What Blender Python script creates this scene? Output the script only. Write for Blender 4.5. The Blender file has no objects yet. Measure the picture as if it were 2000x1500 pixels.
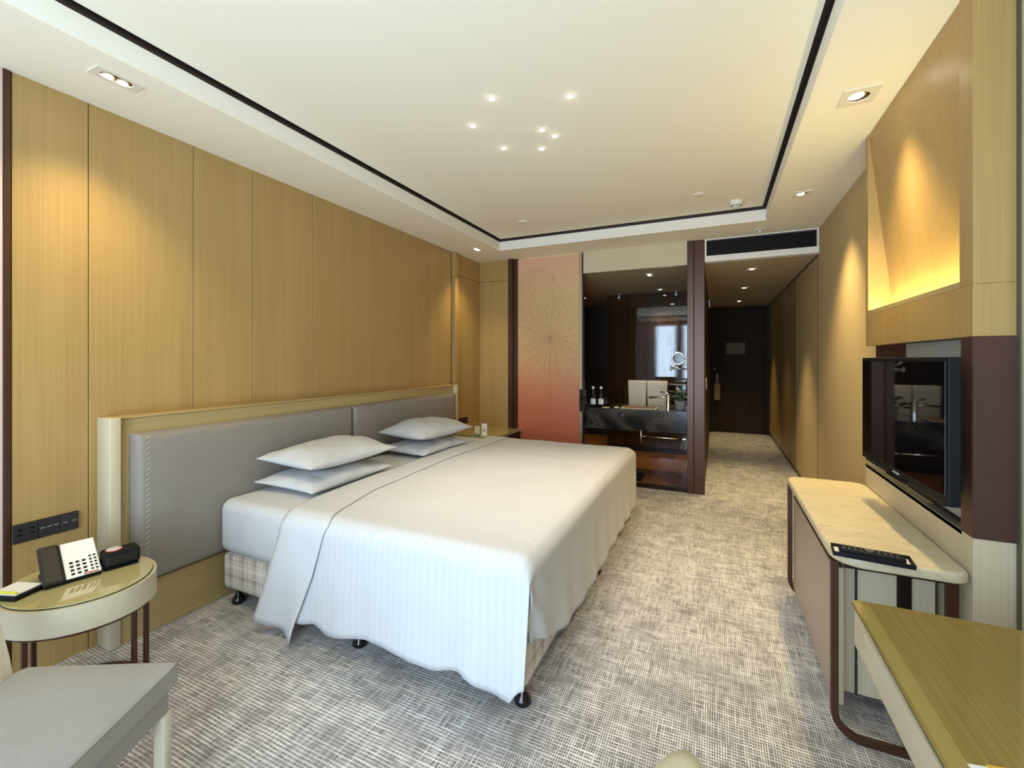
import bpy, bmesh, math, random
from mathutils import Vector, Matrix, noise
R = math.radians
random.seed(7)
S = bpy.context.scene
COL = S.collection

# ------------------------------------------------------------------ camera, world, exposure
YAW = 24.758
cam_d = bpy.data.cameras.new('camera')
cam_d.sensor_width = 36.0
cam_d.lens = 36.0 * 863.0 / 2000.0
cam_d.shift_y = -0.024
cam_d.clip_start = 0.02
cam = bpy.data.objects.new('camera', cam_d)
cam.location = (0, 0, 1.4)
cam.rotation_euler = (R(90), 0, R(YAW))
COL.objects.link(cam)
S.camera = cam

W = bpy.data.worlds.new('world'); S.world = W; W.use_nodes = True
wb = W.node_tree.nodes['Background']
wb.inputs['Color'].default_value = (0.72, 0.86, 1.0, 1)
wb.inputs['Strength'].default_value = 1.0

S.view_settings.view_transform = 'Standard'
S.view_settings.look = 'None'
S.view_settings.gamma = 1.0
S.view_settings.use_curve_mapping = False
S.view_settings.exposure = 1.0
S.cycles.max_bounces = 10
S.cycles.diffuse_bounces = 6
S.cycles.glossy_bounces = 5
S.cycles.transparent_max_bounces = 12
S.cycles.sample_clamp_indirect = 6.0
S.cycles.caustics_reflective = False
S.cycles.caustics_refractive = False

DAY = (0.58, 0.78, 1.0)
WARM = (1.0, 0.78, 0.38)
P_DAY = 106.0        # window daylight
P_WALL = 16.5        # soffit wall washers
P_SPOT = 78.0        # soffit down spots
P_STAR = 12.5         # little ceiling points
P_HALL = 22.0
P_BATH = 14.0

def add_light(name, kind, loc, energy, color, parent=None, target=None, **kw):
    d = bpy.data.lights.new(name, kind); d.energy = energy; d.color = color
    for k, v in kw.items(): setattr(d, k, v)
    o = bpy.data.objects.new(name, d); COL.objects.link(o)
    o.location = loc
    if target is not None:
        dv = Vector(target) - Vector(loc)
        o.rotation_euler = dv.to_track_quat('-Z', 'Y').to_euler()
    if parent is not None:
        o.parent = parent
        o.matrix_parent_inverse = Matrix.Translation(-Vector(parent.location))
    return o

# ------------------------------------------------------------------ materials
MATS = {}
def mat(name, col=(.8, .8, .8), rough=.5, metal=0., spec=.5, coat=0., emit=None, estr=0., sheen=0.):
    if name in MATS: return MATS[name]
    m = bpy.data.materials.new(name); m.use_nodes = True
    b = m.node_tree.nodes['Principled BSDF']
    b.inputs['Base Color'].default_value = (*col, 1)
    b.inputs['Roughness'].default_value = rough
    b.inputs['Metallic'].default_value = metal
    b.inputs['Specular IOR Level'].default_value = spec
    b.inputs['Coat Weight'].default_value = coat
    b.inputs['Coat Roughness'].default_value = .05
    b.inputs['Sheen Weight'].default_value = sheen
    if emit:
        b.inputs['Emission Color'].default_value = (*emit, 1)
        b.inputs['Emission Strength'].default_value = estr
    MATS[name] = m
    return m

class N:
    """tiny node-building helper"""
    def __init__(s, m):
        s.t = m.node_tree; s.b = s.t.nodes['Principled BSDF']
        s.co = s.t.nodes.new('ShaderNodeTexCoord').outputs['Object']
    def n(s, typ, **kw):
        x = s.t.nodes.new(typ)
        for k, v in kw.items(): setattr(x, k, v)
        return x
    def link(s, a, b): s.t.links.new(a, b)
    def map(s, scale=(1, 1, 1), loc=(0, 0, 0), rot=(0, 0, 0), src=None):
        x = s.n('ShaderNodeMapping')
        x.inputs['Scale'].default_value = scale; x.inputs['Location'].default_value = loc; x.inputs['Rotation'].default_value = rot
        s.link(src or s.co, x.inputs['Vector']); return x.outputs[0]
    def noise(s, vec, scale=1., detail=4., rough=.5, dist=0.):
        x = s.n('ShaderNodeTexNoise')
        x.inputs['Scale'].default_value = scale; x.inputs['Detail'].default_value = detail
        x.inputs['Roughness'].default_value = rough; x.inputs['Distortion'].default_value = dist
        s.link(vec, x.inputs['Vector']); return x.outputs['Fac']
    def math(s, op, a, b=None, c=None, clamp=False):
        x = s.n('ShaderNodeMath', operation=op); x.use_clamp = clamp
        for i, v in enumerate((a, b, c)):
            if v is None: continue
            if isinstance(v, (int, float)): x.inputs[i].default_value = v
            else: s.link(v, x.inputs[i])
        return x.outputs[0]
    def ramp(s, fac, stops, interp='LINEAR'):
        x = s.n('ShaderNodeValToRGB'); x.color_ramp.interpolation = interp
        e = x.color_ramp.elements
        while len(e) > 1: e.remove(e[-1])
        e[0].position = stops[0][0]; e[0].color = (*stops[0][1], 1)
        for p, c in stops[1:]:
            q = e.new(p); q.color = (*c, 1)
        s.link(fac, x.inputs[0]); return x.outputs[0]
    def mix(s, fac, a, b):
        x = s.n('ShaderNodeMix', data_type='RGBA')
        for sock, v in ((x.inputs[0], fac), (x.inputs[6], a), (x.inputs[7], b)):
            if isinstance(v, (int, float)): sock.default_value = v
            elif isinstance(v, tuple): sock.default_value = (*v, 1)
            else: s.link(v, sock)
        return x.outputs[2]
    def sep(s, v=None):
        x = s.n('ShaderNodeSeparateXYZ'); s.link(v or s.co, x.inputs[0]); return x.outputs
    def bump(s, h, strength=.2, dist=.002):
        x = s.n('ShaderNodeBump'); x.inputs['Strength'].default_value = strength; x.inputs['Distance'].default_value = dist
        s.link(h, x.inputs['Height']); s.link(x.outputs[0], s.b.inputs['Normal'])
    def color(s, c): s.link(c, s.b.inputs['Base Color'])

def wood(name, c1, c2, axis='z', rough=.42, fine=1.0):
    if name in MATS: return MATS[name]
    m = mat(name, c1, rough); k = N(m)
    hi, lo = 190 * fine, 1.6
    sc = {'z': (hi, hi, lo), 'y': (hi, lo, hi), 'x': (lo, hi, hi)}[axis]
    f1 = k.noise(k.map(sc), 1, 3, .6)
    lw = {'z': (9, 9, .5), 'y': (9, .5, 9), 'x': (.5, 9, 9)}[axis]
    f2 = k.noise(k.map(lw), 1, 2, .5)
    f = k.math('ADD', k.math('MULTIPLY', f1, .65), k.math('MULTIPLY', f2, .35))
    k.color(k.ramp(f, [(.32, c2), (.66, c1)]))
    k.bump(f1, .08, .0006)
    return m

def fabric(name, c1, c2, scale=420, rough=.85, bump=.35):
    if name in MATS: return MATS[name]
    m = mat(name, c1, rough, spec=.2); k = N(m)
    f = k.noise(k.co, scale, 2, .6)
    g = k.noise(k.co, 9, 3, .6)
    k.color(k.ramp(k.math('ADD', k.math('MULTIPLY', f, .7), k.math('MULTIPLY', g, .3)), [(.3, c2), (.7, c1)]))
    k.bump(f, bump, .0012)
    return m

ASH = (.455, .297, .107); ASH2 = (.365, .228, .076)
M_ash = wood('ash_veneer_vertical', ASH, ASH2, 'z')
M_ashy = wood('ash_veneer_along_wall', (.47, .345, .15), (.38, .27, .11), 'y')
M_ashx = wood('ash_veneer_across', (.60, .52, .36), (.53, .45, .30), 'x')
M_cream = wood('cream_oak_veneer', (.60, .52, .36), (.52, .445, .30), 'z')
M_creamy = wood('cream_oak_along_wall', (.60, .52, .36), (.52, .445, .30), 'y')
M_paint = mat('ceiling_paint', (.93, .865, .69), .8, spec=.2)
M_fascia = mat('fascia_paint', (.84, .80, .70), .7, spec=.2)
M_gap = mat('shadow_gap_black', (.012, .008, .006), .6)
M_bronze = mat('dark_bronze_metal', (.080, .034, .019), .33, .4)
M_darkmetal = mat('brown_black_metal', (.022, .012, .009), .35, .5)
M_leather = fabric('brown_leather', (.085, .042, .030), (.065, .030, .022), 700, .42, .15)
M_black = mat('black_plastic', (.010, .010, .011), .5, spec=.12)
M_blackgloss = mat('black_gloss', (.006, .006, .007), .06)
M_white = mat('white_plastic', (.80, .80, .78), .4)
M_chrome = mat('chrome', (.85, .85, .86), .12, 1.)
M_darkwood = wood('dark_walnut', (.055, .030, .015), (.034, .018, .009), 'z', .6)
M_darkwood.node_tree.nodes['Principled BSDF'].inputs['Specular IOR Level'].default_value = .15
M_dull = mat('dull_nickel', (.16, .14, .12), .45, .4)
M_gold = mat('warm_reflector', (.75, .52, .25), .25, 1.)
M_lamp = mat('lamp_glow', (1, 1, 1), .5, emit=(1, .90, .70), estr=14.)
M_led = mat('led_strip_glow', (1, 1, 1), .5, emit=(1, .93, .46), estr=22.)
M_paper = mat('paper', (.82, .82, .78), .8)
M_yellow = mat('yellow_paper', (.75, .72, .05), .7)
M_green = mat('green_plastic', (.10, .30, .05), .5)

def make_carpet():
    m = mat('woven_carpet', (.4, .36, .33), .95, spec=.1, sheen=.15); k = N(m)
    x, y, z = k.sep()
    big = k.noise(k.co, 2.2, 3, .6)
    wx = k.noise(k.map((7, 7, 1)), 1, 2, .5); wy = k.noise(k.map((7, 7, 1), loc=(9, 4, 0)), 1, 2, .5)
    def threads(along, across, period, seed, wob, thr):
        # one thread per period, each broken along its length and of uneven width
        q = k.math('ADD', k.math('MULTIPLY', across, 1 / period), k.math('MULTIPLY', wob, .7))
        cell = k.math('FLOOR', q)
        d = k.math('ABSOLUTE', k.math('SUBTRACT', k.math('FRACT', q), .5))
        c = k.n('ShaderNodeCombineXYZ')
        k.link(k.math('MULTIPLY', along, 8.), c.inputs[0]); k.link(k.math('MULTIPLY_ADD', cell, 7.31, seed), c.inputs[1])
        nz = k.noise(c.outputs[0], 1, 2.5, .7)
        w = k.math('MULTIPLY_ADD', k.math('SUBTRACT', nz, .5), .95, thr)
        return k.math('MULTIPLY', k.math('SUBTRACT', w, d), 9, clamp=True)
    l = k.math('MAXIMUM', threads(x, y, .0140, 3.3, wx, .205), threads(y, x, .0085, 51.7, wy, .21))
    # paler and darker patches
    patch = k.noise(k.map((3.5, 9, 1)), 1, 3, .6); patch2 = k.noise(k.map((9, 3.5, 1), loc=(4, 4, 0)), 1, 3, .6)
    pm = k.math('MULTIPLY_ADD', k.math('SUBTRACT', k.math('ADD', patch, patch2), 1.), 1.5, .86, clamp=True)
    l = k.math('MULTIPLY', l, pm)
    pile = k.noise(k.co, 600, 2, .7)
    dark = k.ramp(big, [(.3, (.150, .138, .132)), (.7, (.210, .195, .188))])
    light = k.ramp(pile, [(.3, (.65, .62, .60)), (.7, (.77, .74, .715))])
    k.color(k.mix(l, dark, light))
    k.bump(k.math('ADD', l, k.math('MULTIPLY', pile, .5)), .5, .003)
    return m
M_carpet = make_carpet()

def make_linen(name, stripes=True):
    m = mat(name, (.57, .57, .57), .75, spec=.2, sheen=.05); k = N(m)
    x, y, z = k.sep()
    if stripes:
        s = k.math('SINE', k.math('MULTIPLY', x, 2 * math.pi / .036))
        f = k.math('MULTIPLY_ADD', k.math('MULTIPLY', s, 4, clamp=False), .5, .5, clamp=True)
        k.color(k.mix(f, (.575, .575, .575), (.553, .555, .558)))
    w = k.noise(k.co, 14, 4, .6, .3)
    fine = k.noise(k.co, 900, 1, .5)
    k.bump(k.math('ADD', k.math('MULTIPLY', w, 1.0), k.math('MULTIPLY', fine, .03)), .22, .010)
    return m
M_duvet = make_linen('striped_satin_linen')
M_linen = make_linen('plain_white_linen', False)

def make_plaid():
    m = mat('plaid_ticking', (.6, .55, .48), .9, spec=.1); k = N(m)
    x, y, z = k.sep()
    def band(c, period, w, off=0.):
        fr = k.math('FRACT', k.math('ADD', k.math('MULTIPLY', c, 1 / period), off))
        return k.math('LESS_THAN', fr, w)
    h = k.math('ADD', x, y)
    f1 = k.math('ADD', band(h, .10, .26), band(z, .10, .26, .35))
    f2 = k.math('ADD', band(h, .10, .06, .36), band(z, .10, .06, .71))
    f2 = k.math('ADD', f2, k.math('ADD', band(h, .10, .04, .62), band(z, .10, .04, .1)))
    c = k.mix(k.math('MULTIPLY', f1, .42), (.60, .545, .47), (.33, .27, .22))
    c = k.mix(k.math('MULTIPLY', f2, .7, clamp=True), c, (.76, .72, .66))
    k.color(c)
    q = k.math('MULTIPLY', k.math('SINE', k.math('MULTIPLY', k.math('ADD', h, z), 45)), k.math('SINE', k.math('MULTIPLY', k.math('SUBTRACT', h, z), 45)))
    k.bump(q, .25, .006)
    return m
M_plaid = make_plaid()

def make_stone():
    m = mat('beige_limestone', (.68, .60, .46), .32); k = N(m)
    f = k.noise(k.map((6, 22, 22)), 1, 6, .7, .4)
    g = k.noise(k.co, 60, 4, .7)
    c = k.ramp(k.math('ADD', k.math('MULTIPLY', f, .6), k.math('MULTIPLY', g, .4)), [(.32, (.47, .39, .25)), (.48, (.62, .53, .36)), (.7, (.71, .63, .46))])
    k.color(c); return m
M_stone = make_stone()

def make_marble():
    m = mat('black_wave_marble', (.03, .03, .03), .12); k = N(m)
    d = k.noise(k.map((3., 1, 2.4)), 1, 2, .5)
    x, y, z = k.sep()
    ph = k.math('ADD', k.math('MULTIPLY', x, 34), k.math('MULTIPLY', k.math('SINE', k.math('MULTIPLY_ADD', x, 5., k.math('MULTIPLY', z, 17.))), 3.2))
    ph = k.math('ADD', ph, k.math('MULTIPLY', d, 15))
    band = k.math('MULTIPLY_ADD', k.math('SINE', k.math('MULTIPLY', ph, .45)), .5, .5)
    fine = k.math('POWER', k.math('ABSOLUTE', k.math('SINE', k.math('MULTIPLY', ph, 2.6))), 5.)
    fine2 = k.math('POWER', k.math('ABSOLUTE', k.math('SINE', k.math('MULTIPLY', ph, 6.1))), 3.)
    f = k.math('MULTIPLY', band, k.math('MULTIPLY_ADD', fine2, .4, k.math('MULTIPLY', fine, .6)))
    k.color(k.ramp(f, [(.05, (.010, .010, .011)), (.5, (.055, .047, .038)), (1., (.34, .285, .21))]))
    return m
M_marble = make_marble()

def make_leaf(cx, cz):
    m = mat('leaf_skeleton_print', (.7, .5, .3), .35); k = N(m)
    x, y, z = k.sep()
    base = k.ramp(k.math('MULTIPLY', z, 1 / 2.7),
                  [(.0, (0.516, 0.138, 0.065)), (.28, (0.585, 0.172, 0.086)), (.40, (0.619, 0.249, 0.120)), (.50, (0.636, 0.353, 0.163)), (.64, (0.628, 0.421, 0.194)), (.82, (0.636, 0.439, 0.215)), (.90, (0.671, 0.421, 0.241)), (.98, (0.722, 0.404, 0.267))])
    dx = k.math('SUBTRACT', x, cx); dz = k.math('SUBTRACT', z, cz)
    r = k.math('POWER', k.math('ADD', k.math('MULTIPLY', dx, dx), k.math('MULTIPLY', dz, dz)), .5)
    ang = k.math('ARCTAN2', dx, dz)
    wob = k.noise(k.map((3, 1, 3)), 1, 2, .5)
    ang2 = k.math('ADD', ang, k.math('MULTIPLY', k.math('MULTIPLY', k.math('SUBTRACT', wob, .5), r), 1.5))
    nsp = 23
    fr = k.math('SUBTRACT', k.math('FRACT', k.math('MULTIPLY', ang2, nsp / (2 * math.pi))), .5)
    dist = k.math('MULTIPLY', k.math('MULTIPLY', k.math('ABSOLUTE', fr), r), 2 * math.pi / nsp)
    spoke = k.math('SUBTRACT', 1., k.math('MULTIPLY', dist, 1 / .0035), clamp=True)
    # lobes of the leaf
    lobe = k.math('ABSOLUTE', k.math('COSINE', k.math('MULTIPLY_ADD', ang, 2.5, .7)))
    rad = k.math('MULTIPLY_ADD', lobe, .42, .46)
    inside = k.math('MULTIPLY', k.math('SUBTRACT', rad, r), 40, clamp=True)
    rim = k.math('SUBTRACT', 1., k.math('MULTIPLY', k.math('ABSOLUTE', k.math('SUBTRACT', rad, r)), 1 / .005), clamp=True)
    vo = k.n('ShaderNodeTexVoronoi', feature='DISTANCE_TO_EDGE'); vo.inputs['Scale'].default_value = 38
    k.link(k.map((1, 0, 1)), vo.inputs['Vector'])
    net = k.math('SUBTRACT', 1., k.math('MULTIPLY', vo.outputs['Distance'], 1 / .07), clamp=True)
    low = k.math('MULTIPLY', k.math('SUBTRACT', cz - .15, z), 6, clamp=True)
    where = k.math('MAXIMUM', inside, low)
    stem = k.math('MULTIPLY', k.math('SUBTRACT', 1., k.math('MULTIPLY', k.math('ABSOLUTE', dx), 1 / .004), clamp=True), k.math('LESS_THAN', dz, 0.))
    f = k.math('MAXIMUM', k.math('MULTIPLY', k.math('MAXIMUM', spoke, k.math('MULTIPLY', net, .55)), where), k.math('MAXIMUM', stem, k.math('MULTIPLY', rim, .6)))
    k.color(k.mix(k.math('MULTIPLY', f, .62), base, (.20, .075, .035)))
    return m

def make_thin_glass(name, tint=(1, 1, 1), ior=1.06):
    m = bpy.data.materials.new(name); m.use_nodes = True
    t = m.node_tree; t.nodes.remove(t.nodes['Principled BSDF'])
    tr = t.nodes.new('ShaderNodeBsdfTransparent'); tr.inputs[0].default_value = (*tint, 1)
    gl = t.nodes.new('ShaderNodeBsdfGlossy'); gl.inputs['Roughness'].default_value = 0.0
    mx = t.nodes.new('ShaderNodeMixShader')
    lw = t.nodes.new('ShaderNodeFresnel'); lw.inputs['IOR'].default_value = ior
    t.links.new(lw.outputs[0], mx.inputs[0]); t.links.new(tr.outputs[0], mx.inputs[1]); t.links.new(gl.outputs[0], mx.inputs[2])
    t.links.new(mx.outputs[0], t.nodes['Material Output'].inputs[0])
    return m
M_glass = make_thin_glass('clear_pane_glass')
M_bottle = make_thin_glass('bottle_glass', (.88, .93, .91), 1.6)
M_glasstop = mat('tinted_glass_over_wood', (.50, .44, .20), .05, coat=1.)
def make_desk_glass():
    m = mat('glass_over_oak', (.42, .40, .20), .06, coat=.6); k = N(m)
    f = k.noise(k.map((160, 1.6, 160)), 1, 3, .6)
    k.color(k.ramp(f, [(.35, (.29, .21, .060)), (.65, (.355, .257, .078))]))
    return m
M_deskglass = make_desk_glass()

# ------------------------------------------------------------------ geometry helpers
def new_obj(name, me, material, parent=None, smooth=False):
    if smooth:
        for p in me.polygons: p.use_smooth = True
    o = bpy.data.objects.new(name, me); COL.objects.link(o)
    if material is not None and len(me.materials) == 0: me.materials.append(material)
    if parent is not None:
        o.parent = parent
        o.matrix_parent_inverse = Matrix.Translation(-Vector(parent.location))
    return o

def fin(name, bm, material, parent=None, smooth=False):
    bmesh.ops.recalc_face_normals(bm, faces=bm.faces)
    me = bpy.data.meshes.new(name); bm.to_mesh(me); bm.free()
    return new_obj(name, me, material, parent, smooth)

def b_box(bm, x0, x1, y0, y1, z0, z1, bev=0., seg=2):
    r = bmesh.ops.create_cube(bm, size=1)
    vs = r['verts']
    for v in vs:
        v.co = Vector(((x0 + x1) / 2 + v.co.x * (x1 - x0), (y0 + y1) / 2 + v.co.y * (y1 - y0), (z0 + z1) / 2 + v.co.z * (z1 - z0)))
    if bev > 0:
        es = list({e for v in vs for e in v.link_edges})
        bmesh.ops.bevel(bm, geom=es, offset=bev, segments=seg, affect='EDGES', profile=.5)

def box(name, x0, x1, y0, y1, z0, z1, material, parent=None, bev=0., seg=2):
    bm = bmesh.new(); b_box(bm, x0, x1, y0, y1, z0, z1, bev, seg)
    o = fin(name, bm, material, parent)
    if bev > .004:
        for p in o.data.polygons: p.use_smooth = True
        try: o.data.set_sharp_from_angle(angle=R(50))
        except Exception: pass
    return o

def b_lathe(bm, prof, center, seg=24, axis='z'):
    rings = []
    for r, h in prof:
        ring = []
        for i in range(seg):
            a = 2 * math.pi * i / seg
            p = (r * math.cos(a), r * math.sin(a), h)
            if axis == 'y': p = (p[0], p[2], p[1])
            if axis == 'x': p = (p[2], p[0], p[1])
            ring.append(bm.verts.new(Vector(center) + Vector(p)))
        rings.append(ring)
    for a, b in zip(rings, rings[1:]):
        for i in range(seg):
            bm.faces.new((a[i], a[(i + 1) % seg], b[(i + 1) % seg], b[i]))
    bm.faces.new(rings[0]); bm.faces.new(rings[-1])

def lathe(name, prof, center, material, parent=None, seg=24, axis='z', smooth=True):
    bm = bmesh.new(); b_lathe(bm, prof, center, seg, axis)
    o = fin(name, bm, material, parent, smooth)
    if smooth:
        try: o.data.set_sharp_from_angle(angle=R(45))
        except Exception: pass
    return o

def b_prism(bm, pts, z0, z1):
    """pts: outline in xy, extruded z0..z1"""
    lo = [bm.verts.new((x, y, z0)) for x, y in pts]; hi = [bm.verts.new((x, y, z1)) for x, y in pts]
    bm.faces.new(lo); bm.faces.new(hi)
    n = len(pts)
    for i in range(n): bm.faces.new((lo[i], lo[(i + 1) % n], hi[(i + 1) % n], hi[i]))

def prism(name, pts, z0, z1, material, parent=None, bev=0., smooth=True):
    bm = bmesh.new(); b_prism(bm, pts, z0, z1)
    if bev > 0:
        es = [e for e in bm.edges if abs(e.verts[0].co.z - e.verts[1].co.z) < 1e-6]
        bmesh.ops.bevel(bm, geom=es, offset=bev, segments=3, affect='EDGES')
    o = fin(name, bm, material, parent, smooth)
    if smooth: o.data.set_sharp_from_angle(angle=R(40))
    return o

def round_slab(name, x0, x1, y0, y1, r, corners, z0, z1, bev, material, parent):
    """slab with rounded plan corners and a rounded edge"""
    bm = bmesh.new(); rings = []
    prof = [(bev * (1 - math.sin(a)), z0 + bev * (1 - math.cos(a))) for a in [math.pi / 2 * k / 4 for k in range(5)]]
    prof += [(bev * (1 - math.cos(a)), z1 - bev + bev * math.sin(a)) for a in [math.pi / 2 * k / 4 for k in range(5)]]
    for ins, z in prof:
        pts = []
        for i, (cx, cy, a0) in enumerate(((x0, y0, 180), (x1, y0, 270), (x1, y1, 0), (x0, y1, 90))):
            rr = r * corners[i]; ox = cx + (rr if cx == x0 else -rr); oy = cy + (rr if cy == y0 else -rr)
            for k in range(11):
                a = R(a0 + 9 * k); pts.append((ox + (rr - ins) * math.cos(a), oy + (rr - ins) * math.sin(a)))
        rings.append([bm.verts.new((x, y, z)) for x, y in pts])
    for A, B in zip(rings, rings[1:]):
        n = len(A)
        for i in range(n): bm.faces.new((A[i], A[(i + 1) % n], B[(i + 1) % n], B[i]))
    bm.faces.new(rings[0]); bm.faces.new(rings[-1])
    o = fin(name, bm, material, parent, True); o.data.set_sharp_from_angle(angle=R(40)); return o

def poly(name, verts, faces, material, parent=None, smooth=False):
    me = bpy.data.meshes.new(name); me.from_pydata([tuple(v) for v in verts], [], faces); me.update()
    bm = bmesh.new(); bm.from_mesh(me); bmesh.ops.recalc_face_normals(bm, faces=bm.faces); bm.to_mesh(me); bm.free()
    return new_obj(name, me, material, parent, smooth)

def b_tube(bm, path, rad, seg=10, flat=None):
    """tube along a path; flat=(w,h) gives a rectangular bar in the plane normal"""
    path = [Vector(p) for p in path]; rings = []
    up0 = Vector((0, 0, 1))
    prev = None
    for i, p in enumerate(path):
        t = (path[min(i + 1, len(path) - 1)] - path[max(i - 1, 0)]).normalized()
        if prev is None:
            u = t.cross(up0)
            if u.length < .1: u = t.cross(Vector((0, 1, 0)))
            u.normalize()
        else:
            u = (prev - t * prev.dot(t)).normalized()
        prev = u; v = t.cross(u)
        rr = rad[i] if isinstance(rad, (list, tuple)) else rad
        if flat:
            w, h = flat[0] / 2, flat[1] / 2
            offs = [(w, h), (-w, h), (-w, -h), (w, -h)]
        else:
            offs = [(rr * math.cos(2 * math.pi * k / seg), rr * math.sin(2 * math.pi * k / seg)) for k in range(seg)]
        rings.append([bm.verts.new(p + u * a + v * b) for a, b in offs])
    for a, b in zip(rings, rings[1:]):
        n = len(a)
        for i in range(n): bm.faces.new((a[i], a[(i + 1) % n], b[(i + 1) % n], b[i]))
    bm.faces.new(rings[0]); bm.faces.new(rings[-1])

def tube(name, path, rad, material, parent=None, seg=10, flat=None):
    bm = bmesh.new(); b_tube(bm, path, rad, seg, flat)
    o = fin(name, bm, material, parent, flat is None)
    return o

def rrect(x0, x1, y0, y1, r, seg=6, corners=(1, 1, 1, 1)):
    """rounded rectangle outline, ccw from lower-left; r applies where corners[i]"""
    pts = []
    for i, (cx, cy, a0) in enumerate(((x0, y0, 180), (x1, y0, 270), (x1, y1, 0), (x0, y1, 90))):
        rr = r * corners[i] if corners[i] else 0
        if rr <= 0: pts.append((cx, cy)); continue
        ox = cx + (rr if cx == x0 else -rr); oy = cy + (rr if cy == y0 else -rr)
        for k in range(seg + 1):
            a = R(a0 + 90 * k / seg); pts.append((ox + rr * math.cos(a), oy + rr * math.sin(a)))
    return pts

def thing(name, label, cat, loc=(0, 0, 0), group=None, kind=None):
    o = bpy.data.objects.new(name, None); COL.objects.link(o)
    o.location = loc; o.empty_display_size = .05
    return tag(o, label, cat, group, kind)
def tag(o, label, cat, group=None, kind=None):
    o['label'] = label; o['category'] = cat
    if group: o['group'] = group
    if kind: o['kind'] = kind
    return o
def struct(o, label, cat): return tag(o, label, cat, None, 'structure')

def dup(root, delta, label):
    """copy of a thing with its parts and sub-parts, moved by delta"""
    bpy.context.view_layer.update()
    r = root.copy(); COL.objects.link(r); r.location = root.location + Vector(delta); r['label'] = label
    for ch in list(root.children):
        c = ch.copy(); COL.objects.link(c); c.parent = r; c.matrix_parent_inverse = ch.matrix_parent_inverse.copy()
        for g in list(ch.children):
            d = g.copy(); COL.objects.link(d); d.parent = c; d.matrix_parent_inverse = g.matrix_parent_inverse.copy()
    return r

# ------------------------------------------------------------------ the room
HS = 2.64      # soffit height
XL = -2.755    # left wall
XR = .885      # right wall
YB = 4.98      # partition line at the far end of the bedroom
YW = -1.2      # window wall behind the camera
ZC = 2.765     # centre ceiling panel

struct(box('floor', -3.0, 1.2, YW - .2, 9.7, -.12, 0., M_carpet), 'grey and cream woven carpet across the whole room', 'floor')

# ceiling: a dropped soffit ring round a floating centre panel
t = thing('ceiling', 'cream painted ceiling with dropped border and black shadow gap', 'ceiling', kind='structure')
CX0, CX1, CY0, CY1 = -2.24, .405, -.80, 4.52
for nm, a in dict(l=(-3.0, CX0, YW - .2, 5.08), r=(CX1, 1.2, YW - .2, 5.08), b=(CX0, CX1, CY1, 5.08), f=(CX0, CX1, YW - .2, CY0)).items():
    box('soffit', *a, HS, HS + .003, M_paint, t)
    box('soffit_upstand', *a, HS + .003, HS + .10, M_fascia, t)
for a in ((CX0 - .05, CX0, CY0, CY1), (CX1, CX1 + .05, CY0, CY1), (CX0 - .05, CX1 + .05, CY1, CY1 + .05), (CX0 - .05, CX1 + .05, CY0 - .05, CY0)):
    box('shadow_trim', *a, HS + .10, HS + .135, mat('shadow_trim_brown', (.022, .012, .008), .5), t)
box('centre_panel', CX0 + .022, CX1 - .026, CY0 + .022, CY1 - .022, ZC, ZC + .03, M_paint, t)
box('void_cover', -3.0, 1.2, YW - .2, 5.08, HS + .135, HS + .20, M_gap, t)

# left wall: ash panels with narrow joints
t = thing('wall_left', 'tall ash veneer panelling behind the headboard', 'wall', (XL, 2.5, 0), kind='structure')
box('wall_core', XL - .15, XL - .014, YW, YB + .1, 0, HS, M_gap, t)
js = [.825, 1.083, 1.556, 1.919, 2.393, 3.131, 3.41, 3.915, 4.306]
for a, b in zip(js, js[1:]):
    box('wall_panel', XL - .014, XL, a + .0018, b - .0018, 0, HS, M_ash, t, .001, 1)
box('wall_fin', XL - .014, XL + .042, 4.330, 4.40, .56, 2.35, M_ash, t, .002, 1)
box('wall_fin', XL - .014, XL + .042, 4.330, 4.40, 2.354, HS, M_ash, t, .002, 1)
box('wall_panel', XL - .014, XL, 4.40, YB, 0, 2.384, M_ash, t, .001, 1)
box('wall_panel', XL - .014, XL, 4.40, YB, 2.388, HS, M_ash, t, .001, 1)
struct(box('trim_1', XL - .014, XL + .006, .800, .823, 0, HS, M_bronze, None, .003, 1), 'slim dark bronze upright where panelling meets the pale side panel', 'trim')
t = thing('wall_side', 'pale pink leaf print panel at the left edge', 'wall', (XL, 0, 0), kind='structure')

# stub of far wall beside the far nightstand
t2 = thing('wall_far', 'short ash veneer wall stub beside the bathroom partition', 'wall', (-2.5, YB, 0), kind='structure')
box('wall_core', XL, -2.33, YB + .012, YB + .1, 0, HS, M_gap, t2)
box('wall_panel', XL, -2.33, YB, YB + .012, 0, 2.384, M_ash, t2, .001, 1)
box('wall_panel', XL, -2.33, YB, YB + .012, 2.388, HS, M_ash, t2, .001, 1)

# dark posts and the bathroom partition
t = thing('trim_2', 'dark bronze door post between wall stub and leaf panel', 'trim', (-2.28, YB, 0), kind='structure')
box('post', -2.33, -2.272, YB - .045, YB + .09, 0, HS - .002, M_bronze, t, .003, 1)
box('post', -2.272, -2.222, YB + .0, YB + .09, 0, HS - .002, M_bronze, t, .003, 1)
t = thing('trim_3', 'broad dark bronze post between bathroom glass and corridor', 'trim', (-.19, YB, 0), kind='structure')
box('post', -.273, -.208, YB - .012, YB + .09, 0, HS - .002, M_bronze, t, .003, 1)
box('post', -.206, -.105, YB - .002, YB + .14, 0, HS - .002, M_bronze, t, .003, 1)

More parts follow.
